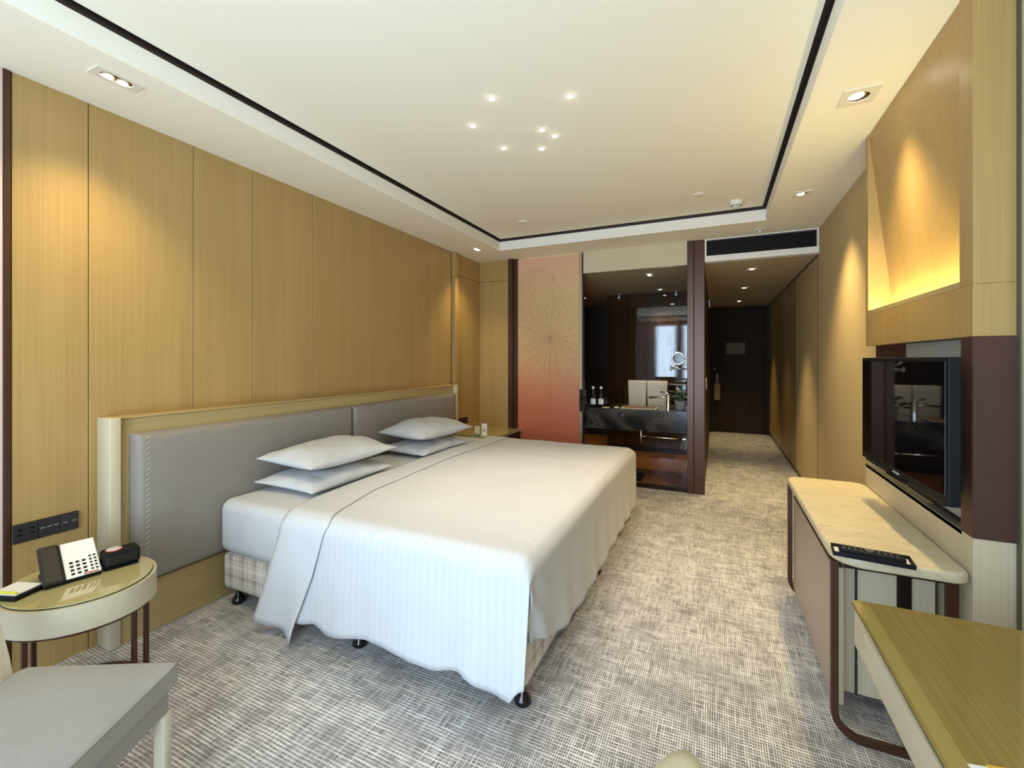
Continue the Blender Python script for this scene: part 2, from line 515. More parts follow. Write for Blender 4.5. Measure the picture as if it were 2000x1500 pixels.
LEAFX, LEAFZ = -1.80, 1.655
M_leaf = make_leaf(LEAFX, LEAFZ)
box('side_print', XL - .014, XL + .004, YW + .11, .798, 0, HS, mat('pale_pink_print', (.66, .50, .42), .4), bpy.data.objects['wall_side'])
t = thing('sliding_panel', 'coral and tan sliding panel printed with a leaf skeleton', 'door panel', (-1.83, YB, 0))
box('printed_face', -2.218, -1.437, YB + .004, YB + .03, .01, 2.625, M_leaf, t, .001, 1)
box('edge_strip', -1.435, -1.405, YB + .0, YB + .032, .01, 2.625, mat('champagne_metal', (.45, .32, .20), .35, .6), t, .001, 1)
h = box('pull_handle', -1.432, -1.366, YB - .014, YB + .03, .80, 1.055, M_blackgloss, t, .003, 1)
struct(box('trim_4', -1.404, -1.39, YB, YB + .05, 0, 2.635, M_gap), 'thin black slot beside the sliding leaf panel', 'trim')
struct(box('wall_bulkhead', -1.39, -.273, YB + .004, YB + .06, 2.395, HS, mat('sand_paint', (.62, .52, .34), .7)), 'cream bulkhead above the bathroom glass', 'wall')
t = thing('window_2', 'clear glass screen in front of the bathroom vanity', 'glass screen', (-.83, YB, 0), kind='structure')
box('pane', -1.389, -.274, YB + .026, YB + .034, .035, 2.394, M_glass, t)
box('sill', -1.389, -.274, YB + .0, YB + .06, 0, .035, M_darkmetal, t, .002, 1)

# right wall (sand coloured) and wall behind camera
M_sand = fabric('sand_wallcovering', (.56, .425, .22), (.50, .37, .185), 300, .8, .2)
t = thing('wall_right', 'plain sand coloured wall beyond the television unit', 'wall', (XR, 2, 0), kind='structure')
box('wall_core', XR, XR + .15, YW, 5.05, 0, HS, M_sand, t)
box('joint', XR - .001, XR + .002, 5.045, 5.053, 0, HS - .1, M_gap, t)
M_backwall = mat('window_wall_paint', (.30, .22, .14), .8)
WX0, WX1, WZ0, WZ1 = -1.80, .35, .08, 2.58
t = thing('wall_back', 'painted window wall behind the viewpoint', 'wall', (0, YW, 0), kind='structure')
box('wall_core', -3.0, WX0, YW - .15, YW, 0, HS + .1, M_backwall, t)
box('wall_core', WX1, 1.1, YW - .15, YW, 0, HS + .1, M_backwall, t)
box('wall_core', WX0, WX1, YW - .15, YW, WZ1, HS + .1, M_backwall, t)
box('wall_core', WX0, WX1, YW - .15, YW, 0, WZ0, M_backwall, t)
t = thing('window_1', 'tall daylight window with dark frame and white sheer strip', 'window', (-.5, YW, 0), kind='structure')
for x in (WX0, -1.06, -.2, WX1 - .05):
    box('mullion', x, x + .05, YW - .11, YW - .05, WZ0, WZ1, M_darkmetal, t)
box('frame_rail', WX0, WX1, YW - .11, YW - .05, WZ1 - .05, WZ1, M_darkmetal, t)
box('frame_rail', WX0, WX1, YW - .11, YW - .05, WZ0, WZ0 + .05, M_darkmetal, t)
box('pane', WX0 + .05, WX1 - .05, YW - .085, YW - .079, WZ0 + .05, WZ1 - .05, M_glass, t)
add_light('window_daylight', 'AREA', (-.73, YW - .25, 1.33), P_DAY, DAY, t, (-.73, 2., 2.5), shape='RECTANGLE', size=2.25, size_y=2.5)
M_drape = fabric('brown_drape', (.10, .068, .042), (.075, .05, .03), 300)
for x0, x1, l in ((-2.60, -1.78, 'brown drape drawn aside at left of the window'), (-1.17, -.91, 'brown drape hanging at the window mullion'), (.30, .86, 'brown drape drawn aside at right of the window')):
    n_ = int((x1 - x0) / .012); pts = [(x0 + (x1 - x0) * i / n_, YW + .07 + .03 * math.sin(i * .85)) for i in range(n_ + 1)]
    o = prism('drape', pts + [(x, y + .006) for x, y in reversed(pts)], .01, HS - .01, M_drape)
    tag(o, l, 'curtain', 'window drapes')

# corridor and bathroom shell
M_hallwall = wood('hall_walnut', (.050, .026, .013), (.032, .016, .009), 'z', .6)
ZH = 2.41
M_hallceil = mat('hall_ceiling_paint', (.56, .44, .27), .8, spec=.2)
struct(box('ceiling_corridor', -.105, XR + .1, 5.0, 9.75, ZH, ZH + .06, M_hallceil), 'lower painted ceiling of the entrance corridor', 'ceiling')
struct(box('ceiling_bathroom', -2.9, -.105, YB + .06, 8.2, ZH - .012, ZH + .06, M_hallceil), 'lower painted ceiling of the bathroom', 'ceiling')
struct(box('wall_corridor', -.273, -.108, 5.13, 9.75, 0, ZH, M_hallwall), 'dark walnut wall dividing corridor and bathroom', 'wall')
t = thing('wall_entrance', 'dark wall around the entrance door', 'wall', (.4, 9.45, 0), kind='structure')
box('wall_core', -.108, XR + .1, 9.50, 9.65, 0, ZH, M_hallwall, t)
box('door_frame', -.108, -.03, 9.40, 9.50, 0, ZH, M_darkwood, t)
box('door_frame', .82, .90, 9.40, 9.50, 0, ZH, M_darkwood, t)
box('door_frame', -.03, .82, 9.40, 9.50, ZH - .05, ZH, M_darkwood, t)
t = thing('door_1', 'dark walnut entrance door with lever handle', 'door', (.4, 9.45, 0), kind='structure')
box('leaf', -.028, .818, 9.44, 9.50, .005, ZH - .052, M_darkwood, t, .002, 1)
hd = box('lock_plate', -.0, .05, 9.43, 9.44, .90, 1.12, M_dull, t, .003, 1)
tube('lever', [(.025, 9.43, 1.0), (.025, 9.38, 1.0), (.15, 9.38, 1.0)], .010, M_dull, t, 8)
lathe('door_viewer', [(.018, 0), (.018, -.01)], (-.14 + .12, 9.44, 1.22), M_dull, t, 12, 'y')
t = thing('evacuation_notice', 'pale framed notice fixed high on the dark door', 'notice', (.34, 9.43, 1.6))
box('frame', .175, .50, 9.425, 9.44, 1.50, 1.72, mat('dull_notice_frame', (.12, .08, .05), .5), t, .002, 1)
for i in range(3):
    box('printed_sheet', .19 + i * .102, .28 + i * .102, 9.422, 9.425, 1.515, 1.705, mat('brown_notice_paper', (.19, .14, .09), .7), t)  # notice sheets in one dull brown
t = thing('door_hanger', 'cream paper hanger on the door lever', 'door hanger', (.03, 9.37, .8))
box('card', -.03, .075, 9.366, 9.369, .62, .93, mat('hanger_card', (.42, .30, .12), .7), t, .001, 1)
tube('loop', [(.022 + .03 * math.sin(a), 9.3675, .955 + .04 * -math.cos(a)) for a in [i * math.pi / 6 for i in range(13)]], .0025, M_paper, t, 6)
t = thing('key_card_switch', 'small white key card switch on corridor wall edge', 'switch', (-.10, 5.6, 1.1))
box('plate', -.108, -.098, 5.62, 5.70, 1.05, 1.18, M_white, t, .002, 1)
box('card_slot', -.0985, -.0965, 5.635, 5.685, 1.13, 1.14, M_black, t)

# wardrobe along the corridor
t = thing('wardrobe', 'ash veneer fitted wardrobe with flush doors along corridor', 'wardrobe', (XR, 7.2, 0))
box('carcass', XR + .02, XR + .12, 5.06, 9.40, .0, ZH, M_gap, t)
js = [5.058, 6.374, 6.774, 7.703, 8.181, 9.27]
for i, (a, b) in enumerate(zip(js, js[1:])):
    g = .012 if a in (6.374,) else .005
    d_ = box('door', XR, XR + .02, a + g, b - .004, .07, ZH - .012, M_sand if i == 0 else M_ash, t, .0015, 1)
for yj, wj in ((5.054, .010), (6.374, .030), (6.774, .016), (7.703, .020), (8.181, .016), (9.27, .02)):
    box('joint_strip', XR - .0012, XR + .001, yj - wj / 2, yj + wj / 2, .07, ZH - .012, M_gap, t)
box('head_joint', XR - .0012, XR + .001, 5.06, 9.39, ZH - .022, ZH - .010, M_gap, t)
box('plinth', XR + .015, XR + .03, 5.06, 9.40, 0, .07, M_darkmetal, t)
struct(box('baseboard_right', XR - .006, XR + .001, 3.10, 5.05, 0, .06, M_darkmetal), 'dark low baseboard under the sand coloured wall', 'baseboard')

# air grille over the corridor opening
t = thing('air_grille', 'long black ceiling air grille with white frame over corridor', 'vent', (.39, YB, 2.55))
box('cavity', -.10, XR - .005, YB + .05, YB + .09, 2.45, HS, M_gap, t)
for i in range(9):
    z = 2.478 + i * .017
    box('slat', -.085, XR - .02, YB + .010, YB + .045, z, z + .003, M_gap, t)
box('frame_side', -.104, -.088, YB + .002, YB + .05, 2.455, HS - .001, M_fascia, t)
box('frame_side', XR - .018, XR - .003, YB + .002, YB + .05, 2.455, HS - .001, M_fascia, t)
box('frame_top', -.088, XR - .018, YB + .002, YB + .05, HS - .011, HS - .001, M_fascia, t)
struct(box('trim_5', -.104, XR - .002, YB + .0, YB + .09, 2.405, 2.467, M_fascia, None, .002, 1), 'cream beam edge below the black air grille', 'trim')

# ------------------------------------------------------------------ ceiling fittings
def stadium(cx, cy, a, b, n=40):
    """closed outline: half-length a along y, half-width b along x"""
    pts = []
    for i in range(n):
        th = 2 * math.pi * i / n
        x = b * math.cos(th); y = b * math.sin(th) + (a - b if math.sin(th) >= 0 else -(a - b))
        pts.append((cx + x, cy + y))
    return pts
def holed_plate(name, cx, cy, hx, hy, a, b, z0, z1, material, parent):
    inner = stadium(cx, cy, a, b); n = len(inner); bm = bmesh.new()
    outer = []
    for x, y in inner:
        dx, dy = x - cx, y - cy
        s = min(hx / abs(dx) if abs(dx) > 1e-9 else 1e9, hy / abs(dy) if abs(dy) > 1e-9 else 1e9)
        outer.append((cx + dx * s, cy + dy * s))
    # snap the four corners
    for sx in (-1, 1):
        for sy in (-1, 1):
            i = min(range(n), key=lambda q: (outer[q][0] - cx - sx * hx) ** 2 + (outer[q][1] - cy - sy * hy) ** 2)
            outer[i] = (cx + sx * hx, cy + sy * hy)
    V = [[bm.verts.new((x, y, z)) for x, y in ring] for ring, z in ((inner, z0), (outer, z0), (outer, z1), (inner, z1))]
    for A, B in ((0, 1), (1, 2), (2, 3), (3, 0)):
        for i in range(n): bm.faces.new((V[A][i], V[A][(i + 1) % n], V[B][(i + 1) % n], V[B][i]))
    return fin(name, bm, material, parent)
M_plate = mat('fitting_plate_cream', (.78, .72, .58), .6)
def downlight(x, y, z, label, aim, power, cone=80, blend=.8, double=False, size=.062, group='recessed soffit downlights', color=WARM):
    t = thing('downlight', label, 'downlight', (x, y, z), group)
    hy = size * (1.75 if double else 1.); hx = size * .95
    a, b = (hy * .68, hx * .60) if double else (size * .58, size * .58)
    holed_plate('trim_plate', x, y, hx, hy, a, b, z - .006, z - .0005, M_plate, t)
    prism('cup', stadium(x, y, a * .99, b * .99), z - .003, z - .0008, mat('cup_shadow', (.05, .03, .015), .35, .6), t)
    sy = -1 if not double else 0
    ax, ay = aim[0] - x, aim[1] - y
    for k in ((-1, 1) if double else (0,)):
        cx = x + (.012 if ax > 0 else -.012) * (1 if abs(ax) > .05 else 0)
        cy = y + k * a * .45 - (0 if double else .010)
        lathe('bulb', [(b * .70, -.0055), (b * .72, -.003)], (cx, cy, z), M_lamp, t, 20)
        lathe('reflector_ring', [(b * .72, -.0034), (b * .95, -.0032), (b * .95, -.003)], (cx, cy, z), M_gold, t, 20)
    add_light('downlight_beam', 'SPOT', (x, y, z - .03), power, color, t, aim, spot_size=R(cone), spot_blend=1.0, shadow_soft_size=.06)
    return t
G = 'recessed soffit downlights'
downlight(-2.40, 1.04, HS, 'double recessed downlight in left soffit above the telephone nightstand', (-2.68, 1.02, .5), P_WALL * 1.6, 96, .6, True, .048)
downlight(-2.43, 4.35, HS, 'double recessed downlight in far left soffit corner above card stand', (-2.62, 4.50, .5), P_WALL * 1.3, 88, .7, True, .05)
downlight(.61, 2.57, HS, 'recessed square downlight in right soffit above the television unit', (.52, 2.85, 0), P_SPOT * .80, 86, .8, False, .075)
downlight(.587, 3.908, HS, 'recessed square downlight in right soffit nearest the air grille', (.50, 4.0, 0), P_SPOT * 1.05, 86, .8, False, .062)
for i, (y, l) in enumerate(((5.595, 'nearest recessed downlight in corridor ceiling'), (7.02, 'middle recessed downlight in corridor ceiling'), (8.587, 'farthest recessed downlight in corridor ceiling, by the door'))):
    downlight(.365, y, ZH, l, (.365, y, 0), P_HALL * (4.4, 1.0, 2.8)[i], 62, .6, False, .06, 'corridor downlights')
downlight(-.70, 5.40, ZH - .012, 'recessed double downlight in bathroom ceiling above the vanity', (-.75, 5.75, 0), P_BATH * 2.2, 100, .8, True, .05, 'bathroom downlights')
downlight(-1.95, 7.0, ZH - .012, 'small recessed downlight deep in the bathroom on the left', (-1.9, 7.2, 0), P_BATH * 1.4, 70, .6, False, .05, 'bathroom downlights')
downlight(-.72, 6.60, ZH - .012, 'recessed downlight close to the glossy bathroom wall', (-.70, 6.88, 1.5), P_BATH * 1.2, 80, .6, False, .05, 'bathroom downlights')

stars = [((-1.062, 2.054), 'star point light in centre ceiling, upper left of the cluster'), ((-.684, 2.204), 'star point light in centre ceiling, upper right of the cluster'),
         ((-1.286, 2.246), 'star point light in centre ceiling, farthest left of the cluster'), ((-.936, 2.458), 'star point light in centre ceiling, upper one of the close pair'),
         ((-.891, 2.558), 'star point light in centre ceiling, lower one of the close pair'), ((-1.243, 2.568), 'star point light in centre ceiling, lower left of the cluster'),
         ((-1.023, 2.677), 'star point light in centre ceiling, lowest below the close pair')]
for (x, y), l in stars:
    t = thing('star_light', l, 'ceiling light', (x, y, ZC), 'star point lights in the ceiling panel')
    lathe('rim', [(.0165, -.003), (.0185, -.0015), (.0185, .0)], (x, y, ZC - .0005), M_plate, t, 20)
    lathe('lens', [(.010, -.0075), (.0155, -.0045), (.0155, -.003)], (x, y, ZC - .0005), M_lamp, t, 20)
    add_light('star_beam', 'SPOT', (x, y, ZC - .02), P_STAR, (1, .86, .66), t, (x + .12, y + .12, 0), spot_size=R(75), spot_blend=.8, shadow_soft_size=.02)

t = thing('smoke_detector', 'white round smoke detector near the far right ceiling corner', 'smoke detector', (.16, 4.27, ZC))
lathe('base_ring', [(.052, 0), (.056, -.006), (.054, -.018)], (.16, 4.272, ZC), M_fascia, t, 28)
lathe('sensor_body', [(.050, -.018), (.040, -.036), (.030, -.042)], (.16, 4.272, ZC), M_fascia, t, 28)
for i in range(12):
    a = 2 * math.pi * i / 12
    x, y = .16 + .036 * math.cos(a), 4.272 + .036 * math.sin(a)
    lathe('vent_slot', [(.0035, -.046), (.0035, -.034)], (x, y, ZC), M_black, t, 6)
lathe('cap', [(.034, -.046), (.034, -.052), (.026, -.056)], (.16, 4.272, ZC), M_fascia, t, 28)
for (x, y), l in (((-.127, 3.97), 'flat white round cover on ceiling left of the smoke detector'), ((-1.733, 4.023), 'flat white round cover on ceiling near far left corner')):
    t = thing('ceiling_cover', l, 'cover disc', (x, y, ZC), 'flat ceiling covers')
    lathe('disc', [(.045, 0), (.045, -.004), (.040, -.007)], (x, y, ZC), M_paint, t, 28)
    lathe('rim', [(.048, 0), (.048, -.002)], (x, y, ZC), M_fascia, t, 28)
t = thing('sprinkler_head', 'small white sprinkler head in the soffit above the grille', 'sprinkler', (.383, 4.834, HS))
lathe('flange', [(.048, 0), (.046, -.004), (.03, -.007)], (.383, 4.834, HS), M_plate, t, 28)
lathe('nozzle', [(.011, -.006), (.011, -.024), (.017, -.026), (.017, -.029)], (.383, 4.834, HS), M_white, t, 14)
for x in (-1.34, -.52):
    t = thing('shower_hook', 'small white round hook on bathroom ceiling edge, %s' % ('left one' if x < -1 else 'right one by the post'), 'hook', (x, 6.80, ZH))
    lathe('stem', [(.008, -.012), (.008, -.05)], (x, 6.80, ZH), M_white, t, 10)
    lathe('knob', [(.010, -.05), (.022, -.062), (.020, -.08), (.006, -.09)], (x, 6.80, ZH), M_white, t, 14)

# ------------------------------------------------------------------ headboard
t = thing('headboard', 'wide ash headboard with grey padded leather panels', 'headboard', (-2.66, 2.68, 0))
box('back_board', XL + .001, -2.665, 1.16, 4.215, 0, 1.105, M_ashy, t, .002, 1)
box('base_panel', -2.665, -2.640, 1.16, 4.215, 0, .262, M_ashy, t, .002, 1)
box('top_cap', XL + .001, -2.655, 1.1605, 4.2145, 1.105, 1.115, M_ashy, t, .003, 1)
box('side_post', XL + .001, -2.632, 1.112, 1.16, 0, 1.115, M_cream, t, .006, 2)
sp = box('side_post', XL + .001, -2.632, 4.215, 4.262, 0, 1.115, M_cream, t, .006, 2)
box('outlet_slot', -2.70, -2.66, 4.262, 4.268, .94, 1.05, M_black, sp)  # black outlet slot in the far post
M_pad = fabric('grey_padded_leather', (.30, .265, .225), (.25, .22, .185), 260, .48, .25)
def pad(y0, y1, z0, z1, x0, x1, parent):
    nx, nz = 40, 22; V = []; Fc = []
    for j in range(nz + 1):
        for i in range(nx + 1):
            u, v = i / nx, j / nz
            y = y0 + (y1 - y0) * u; z = z0 + (z1 - z0) * v
            d = min(y - y0, y1 - y, z - z0, z1 - z)
            r = .035
            h = 1. if d >= r else math.sqrt(max(0, 1 - (1 - d / r) ** 2))
            V.append((x0 + (x1 - x0) * h, y, z))
    # denser rows near the border
    for j in range(nz):
        for i in range(nx):
            a = j * (nx + 1) + i; Fc.append((a, a + 1, a + nx + 2, a + nx + 1))
    return V, Fc
def pad_obj(y0, y1):
    def ss(n, L, r):
        base = [r * (1 - math.cos(math.pi / 2 * k / 5)) for k in range(6)]
        mid = [r + (L - 2 * r) * k / n for k in range(1, n)]
        return base + mid + [L - q for q in reversed(base)]
    z0, z1 = .268, 1.030; x0, x1 = -2.664, -2.598; r = .04
    ys = ss(10, y1 - y0, r); zs = ss(6, z1 - z0, r); V = []; Fc = []
    for v in zs:
        for u in ys:
            d = min(u, y1 - y0 - u, v, z1 - z0 - v)
            h = 1. if d >= r else math.sqrt(max(0, 1 - (1 - d / r) ** 2))
            V.append((x0 + .012 * (h > 0) + (x1 - x0 - .012) * h, y0 + u, z0 + v))
    nx = len(ys)
    for j in range(len(zs) - 1):
        for i in range(nx - 1):
            a = j * nx + i; Fc.append((a, a + 1, a + nx + 1, a + nx))
    # side walls back to the board
    o = poly('padded_panel', V, Fc, M_pad, t, True)
    return o
p1 = pad_obj(1.205, 2.652); p2 = pad_obj(2.656, 4.170)
M_stitch = mat('pale_stitching', (.55, .50, .42), .7)
bm = bmesh.new()
for i in range(26):
    z = .34 + i * .0265
    b_tube(bm, [(-2.5975, 1.246, z), (-2.5965, 1.262, z + .012)], .0013, 4)
st = fin('edge_stitching', bm, M_stitch, p1); st['kind'] = 'stuff'

# ------------------------------------------------------------------ bed
BX0, BX1, BY0, BY1 = -2.585, -.675, 1.605, 4.0
t = thing('bed', 'king size bed of two plaid bases with white sheeted mattress', 'bed', (-1.6, 2.8, 0))
for y0, y1 in ((BY0, 2.796), (2.804, BY1)):
    box('plaid_base', BX0 + .02, BX1 - .005, y0, y1, .095, .292, M_plaid, t, .022, 3)
def leg_prof(): return [(.030, 0), (.036, .008), (.034, .024), (.020, .042), (.012, .062), (.011, .078), (.020, .092), (.020, .098)]
for x in (-2.50, -1.585, -.715):
    for y in (1.655, 2.735, 2.865, 3.945):
        lathe('foot', leg_prof(), (x, y, 0), M_blackgloss, t, 20)
m_ = box('mattress', BX0 - .01, BX1 + .005, BY0 - .012, BY1 + .012, .293, .598, M_linen, t, .06, 4)
m_.data.set_sharp_from_angle(angle=R(89))
# mattress top surface is z = .598

# duvet: one sheet over the top, down the near side, the far side and the foot
ZT = .622
Y0, Y1 = 1.556, 4.045
XF = -.645
def fbm(x, y, z): return noise.noise(Vector((x, y, z))) + .5 * noise.noise(Vector((2.1 * x, 2.1 * y, 2.1 * z + 5)))
def lerp_tab(tab, x):
    if x <= tab[0][0]: return tab[0][1]
    for (a, b), (c, d) in zip(tab, tab[1:]):
        if x <= c: return b + (d - b) * (x - a) / (c - a)
    return tab[-1][1]
near_hem = [(-2.3, .12), (-1.84, .105), (-1.77, .115), (-1.68, .085), (-1.44, .125), (-1.18, .108), (-1.05, .10), (-.95, .13), (-.865, .10), (-.76, .075), (-.715, .080), (-.665, .14), (-.6, .17)]
foot_hem = [(1.5, .29), (1.62, .275), (1.75, .225), (1.95, .165), (2.285, .135), (2.65, .12), (3.1, .14), (4.1, .12)]
rE = .085
def cross(x, hem_near, hem_far=.16, lift=0., out=0.):
    """list of (y, z, weight_top, drop) across the bed from near hem to far hem"""
    L = []
    ns = 16
    for k in range(ns):                       # near skirt, bottom up
        f = k / ns; z = hem_near + (ZT - rE - hem_near) * f
        L.append((Y0 - out, z, 0., 1 - f))
    for k in range(9):
        a = math.pi / 2 * k / 8
        L.append((Y0 - out + (rE + out) * (1 - math.cos(a)), ZT + lift - rE + rE * math.sin(a), k / 8, 0))
    nt = 56
    for k in range(1, nt):
        L.append((Y0 + rE + (Y1 - Y0 - 2 * rE) * k / nt, ZT + lift, 1., 0))
    for k in range(9):
        a = math.pi / 2 * k / 8
        L.append((Y1 + out - (rE + out) * (1 - math.sin(a)), ZT + lift - rE + rE * math.cos(a), 1 - k / 8, 0))
    for k in range(1, 9):
        f = k / 8; L.append((Y1 + out, ZT - rE - (ZT - rE - hem_far) * f, 0, f))
    return L
def shape(x, y, z, w, drop):
    """soft folds of cloth"""
    if w > .5:
        z += .006 * fbm(x * 3, y * 3, 1) + .012 * math.exp(-((y - 2.8) / 1.0) ** 2) - .004
    if y < Y0 + .2:
        s = .010 * math.sin(x * 19 + 1.3 * math.sin(x * 7)) + .016 * fbm(x * 4.5, 2, 3)
        y -= drop * (.018 + s) + (1 - w) * .004 * fbm(x * 9, z * 6, 9)
    return x, y, z
xs = []
nx = 64; XH = -2.02
rF = .075
for i in range(nx + 1): xs.append(XH + (XF - rF - XH) * i / nx)
rows = []
def XHedge(k, cr): return 0
for x in xs:
    cr = cross(x, lerp_tab(near_hem, x))
    rows.append([shape(x, y, z, w, d) for (y, z, w, d) in cr])
for k in range(1, 9):                          # over the foot edge
    a = math.pi / 2 * k / 8
    x = XF - rF + rF * math.sin(a); dz = rF * (1 - math.cos(a))
    cr = cross(x, lerp_tab(near_hem, x)); row = []
    for (y, z, w, d) in cr:
        px, py, pz = shape(x, y, z, w, d)
        ww = min(1, max(0, (z - (ZT - .16)) / .16)) ** 1.5 if w < 1 else 1.
        if py > 2.8 and w < 1: ww = w
        row.append((px - (.0 if w >= 1 else .012 * d), py, pz - dz * ww))
    rows.append(row)
ncol = len(rows[0]); V = [p for r in rows for p in r]; Fc = []
for i in range(len(rows) - 1):
    for j in range(ncol - 1):
        a = i * ncol + j; Fc.append((a, a + 1, a + ncol + 1, a + ncol))
# foot skirt, hanging from the last row of the top
top_cols = list(range(16 + 3, 16 + 9 + 55 + 6))
last = (len(rows) - 1) * ncol
prev = [last + j for j in top_cols]
nf = 16
zstart = [V[q][2] for q in prev]; ystart = [V[q][1] for q in prev]
for k in range(1, nf + 1):
    f = k / nf; cur = []
    for c, (q, y) in enumerate(zip(prev, ystart)):
        hem = lerp_tab(foot_hem, y)
        z = zstart[c] + (hem - zstart[c]) * f
        edge = math.exp(-((y - Y0) / .16) ** 2)
        x = XF + f * (.012 + .010 * fbm(y * 4, 7, 2) + .006 * math.sin(y * 23)) - .03 * edge * f + .006 * edge * math.sin(30 * z + 40 * y)
        V.append((x, y + .045 * edge * f, z)); cur.append(len(V) - 1)
    for a in range(len(cur) - 1): Fc.append((prev[a], prev[a + 1], cur[a + 1], cur[a]))
    prev = cur
dv = thing('duvet', 'white striped duvet spread over the bed with turned down edge', 'duvet', (-1.4, 2.8, .6))
o = poly('cover', V, Fc, M_duvet, dv, True)
md = o.modifiers.new('thickness', 'SOLIDIFY'); md.thickness = .010; md.offset = -1
# turned-down sheet band at the head end
left_tab = [(0., -2.165), (.25, -2.09), (.55, -2.00), (.75, -2.04), (1.1, -2.07), (1.6, -2.085), (2.6, -2.085), (3.6, -2.085)]
right_tab = [(0., -1.885), (.08, -1.86), (.30, -1.775), (.55, -1.70), (.68, -1.75), (1.0, -1.83), (1.9, -1.88), (3.0, -1.88), (3.6, -1.88)]
cr = cross(-2.0, .05, .16, .004, .006)
V = []; Fc = []; s = 0.; pl = None; nb = 12
for (y, z, w, d) in cr:
    if pl is not None: s += math.hypot(y - pl[0], z - pl[1])
    pl = (y, z)
    xl, xr = lerp_tab(left_tab, s), lerp_tab(right_tab, s)
    for q in range(nb + 1):
        f = q / nb; x = xl + (xr - xl) * f
        px, py, pz = shape(x, y, z, w, d)
        if w > .9:                    # lies on the mattress at the head side, on the duvet at the seam
            pz -= .018 * max(0, 1 - (x + 2.30) / .28) if x < -2.02 else 0
        if y < 1.7: py -= d * (.016 + .012 * math.sin(f * 7)); pz -= .035 * d * d * f * f - .01 * d * d * (1 - f)
        V.append((px, py, pz))
for i in range(len(cr) - 1):
    for j in range(nb):
        a = i * (nb + 1) + j; Fc.append((a, a + 1, a + nb + 2, a + nb + 1))
o = poly('turned_down_band', V, Fc, M_linen, dv, True)
md = o.modifiers.new('thickness', 'SOLIDIFY'); md.thickness = .0025; md.offset = 1

# pillows
def pillow(label, c, L, Wd, H, rz, tilt, seed):
    """long axis along y"""
    nu, nv = 26, 20; V = []; Fc = []
    rnd = random.Random(seed)
    def pt(u, v, side):
        au, av = abs(u), abs(v)
        pu = 1 - .075 * (1 - v * v) * 1.0; pv = 1 - .095 * (1 - u * u) * 1.0   # edges draw in, corners stay sharp
        y = u * L / 2 * (1 - .085 * (1 - av ** 2) * au ** 4); x = v * Wd / 2 * (1 - .10 * (1 - au ** 2) * av ** 4)
        e = max(0, (1 - au ** 2.6)) ** .62 * max(0, (1 - av ** 2.6)) ** .62
        h = H * e
        wr = .009 * fbm(x * 10 + seed, y * 10, side) + .012 * fbm(x * 4, y * 4, seed)
        edge = math.exp(-((1 - max(au, av)) / .16) ** 2) * (1 - max(0, 1 - 20 * e))
        wr += edge * .006 * math.sin(34 * (x if au > av else y) + seed)
        z = (h * .60 + wr * min(1, e * 3)) if side > 0 else -(h * .40)
        return Vector((x, y, z))
    idx = {}
    for side in (1, -1):
        for j in range(nv + 1):
            for i in range(nu + 1):
                u = -1 + 2 * i / nu; v = -1 + 2 * j / nv
                u = math.sin(u * math.pi / 2) * .6 + u * .4; v = math.sin(v * math.pi / 2) * .6 + v * .4
                border = i in (0, nu) or j in (0, nv)
                key = (i, j, 0 if border else side)
                if key in idx: continue
                idx[key] = len(V); V.append(pt(u, v, side))
    g = lambda i, j, s_: idx.get((i, j, s_), idx.get((i, j, 0)))
    for side in (1, -1):
        for j in range(nv):
            for i in range(nu):
                f = (g(i, j, side), g(i + 1, j, side), g(i + 1, j + 1, side), g(i, j + 1, side))
                Fc.append(f if side < 0 else f[::-1])
    Mx = Matrix.Rotation(rz, 4, 'Z') @ Matrix.Rotation(tilt, 4, 'Y')
    me_v = [Mx @ v for v in V]
    me = bpy.data.meshes.new('pillow'); me.from_pydata([tuple(v) for v in me_v], [], Fc); me.update()
    bm = bmesh.new(); bm.from_mesh(me); bmesh.ops.recalc_face_normals(bm, faces=bm.faces); bm.to_mesh(me); bm.free()
    o = new_obj('pillow', me, M_linen, None, True); o.location = c
    md = o.modifiers.new('smooth', 'SUBSURF'); md.levels = 1; md.render_levels = 1
    tag(o, label, 'pillow', 'white pillows stacked in pairs'); return o
pillow('lower white pillow of the pair nearest the telephone nightstand', (-2.325, 2.15, .646), .74, .49, .115, R(2), R(2), 3)
pillow('upper white pillow of the pair nearest the telephone nightstand', (-2.315, 2.165, .782), .75, .49, .145, R(-1), R(2), 11)
pillow('lower white pillow of the pair at the far side of the bed', (-2.325, 3.22, .646), .70, .49, .11, R(-1), R(2), 23)
pillow('upper white pillow of the pair at the far side of the bed', (-2.315, 3.24, .782), .75, .49, .15, R(-3), R(2), 31)

# ------------------------------------------------------------------ near nightstand and what stands on it
NC = (-2.362, .905)
def ell(a, b, rot=R(8), n=56, c=NC):
    return [(c[0] + a * math.cos(q) * math.cos(rot) - b * math.sin(q) * math.sin(rot), c[1] + a * math.cos(q) * math.sin(rot) + b * math.sin(q) * math.cos(rot)) for q in [2 * math.pi * i / n for i in range(n)]]
t = thing('oval_nightstand', 'oval pale wood nightstand with glass top and dark metal legs', 'nightstand', (*NC, 0))
A_, B_ = .262, .232
prism('wood_drum', ell(A_, B_), .395, .494, M_ashx, t, .006)
prism('glass_edge', ell(A_ - .012, B_ - .012), .494, .4975, M_blackgloss, t)
prism('glass_top', ell(A_ - .014, B_ - .014), .4975, .502, M_glasstop, t)
prism('metal_ring', ell(A_ - .010, B_ - .010), .383, .395, M_bronze, t)
for ang in (25, 52, 200, 290):
    x = NC[0] + (A_ - .03) * math.cos(R(ang)); y = NC[1] + (B_ - .03) * math.sin(R(ang))
    box('leg', x - .008, x + .008, y - .008, y + .008, .012, .385, M_bronze, t, .001, 1)
prism('floor_ring', ell(A_ - .012, B_ - .012), .0, .012, M_bronze, t)
ZN = .502
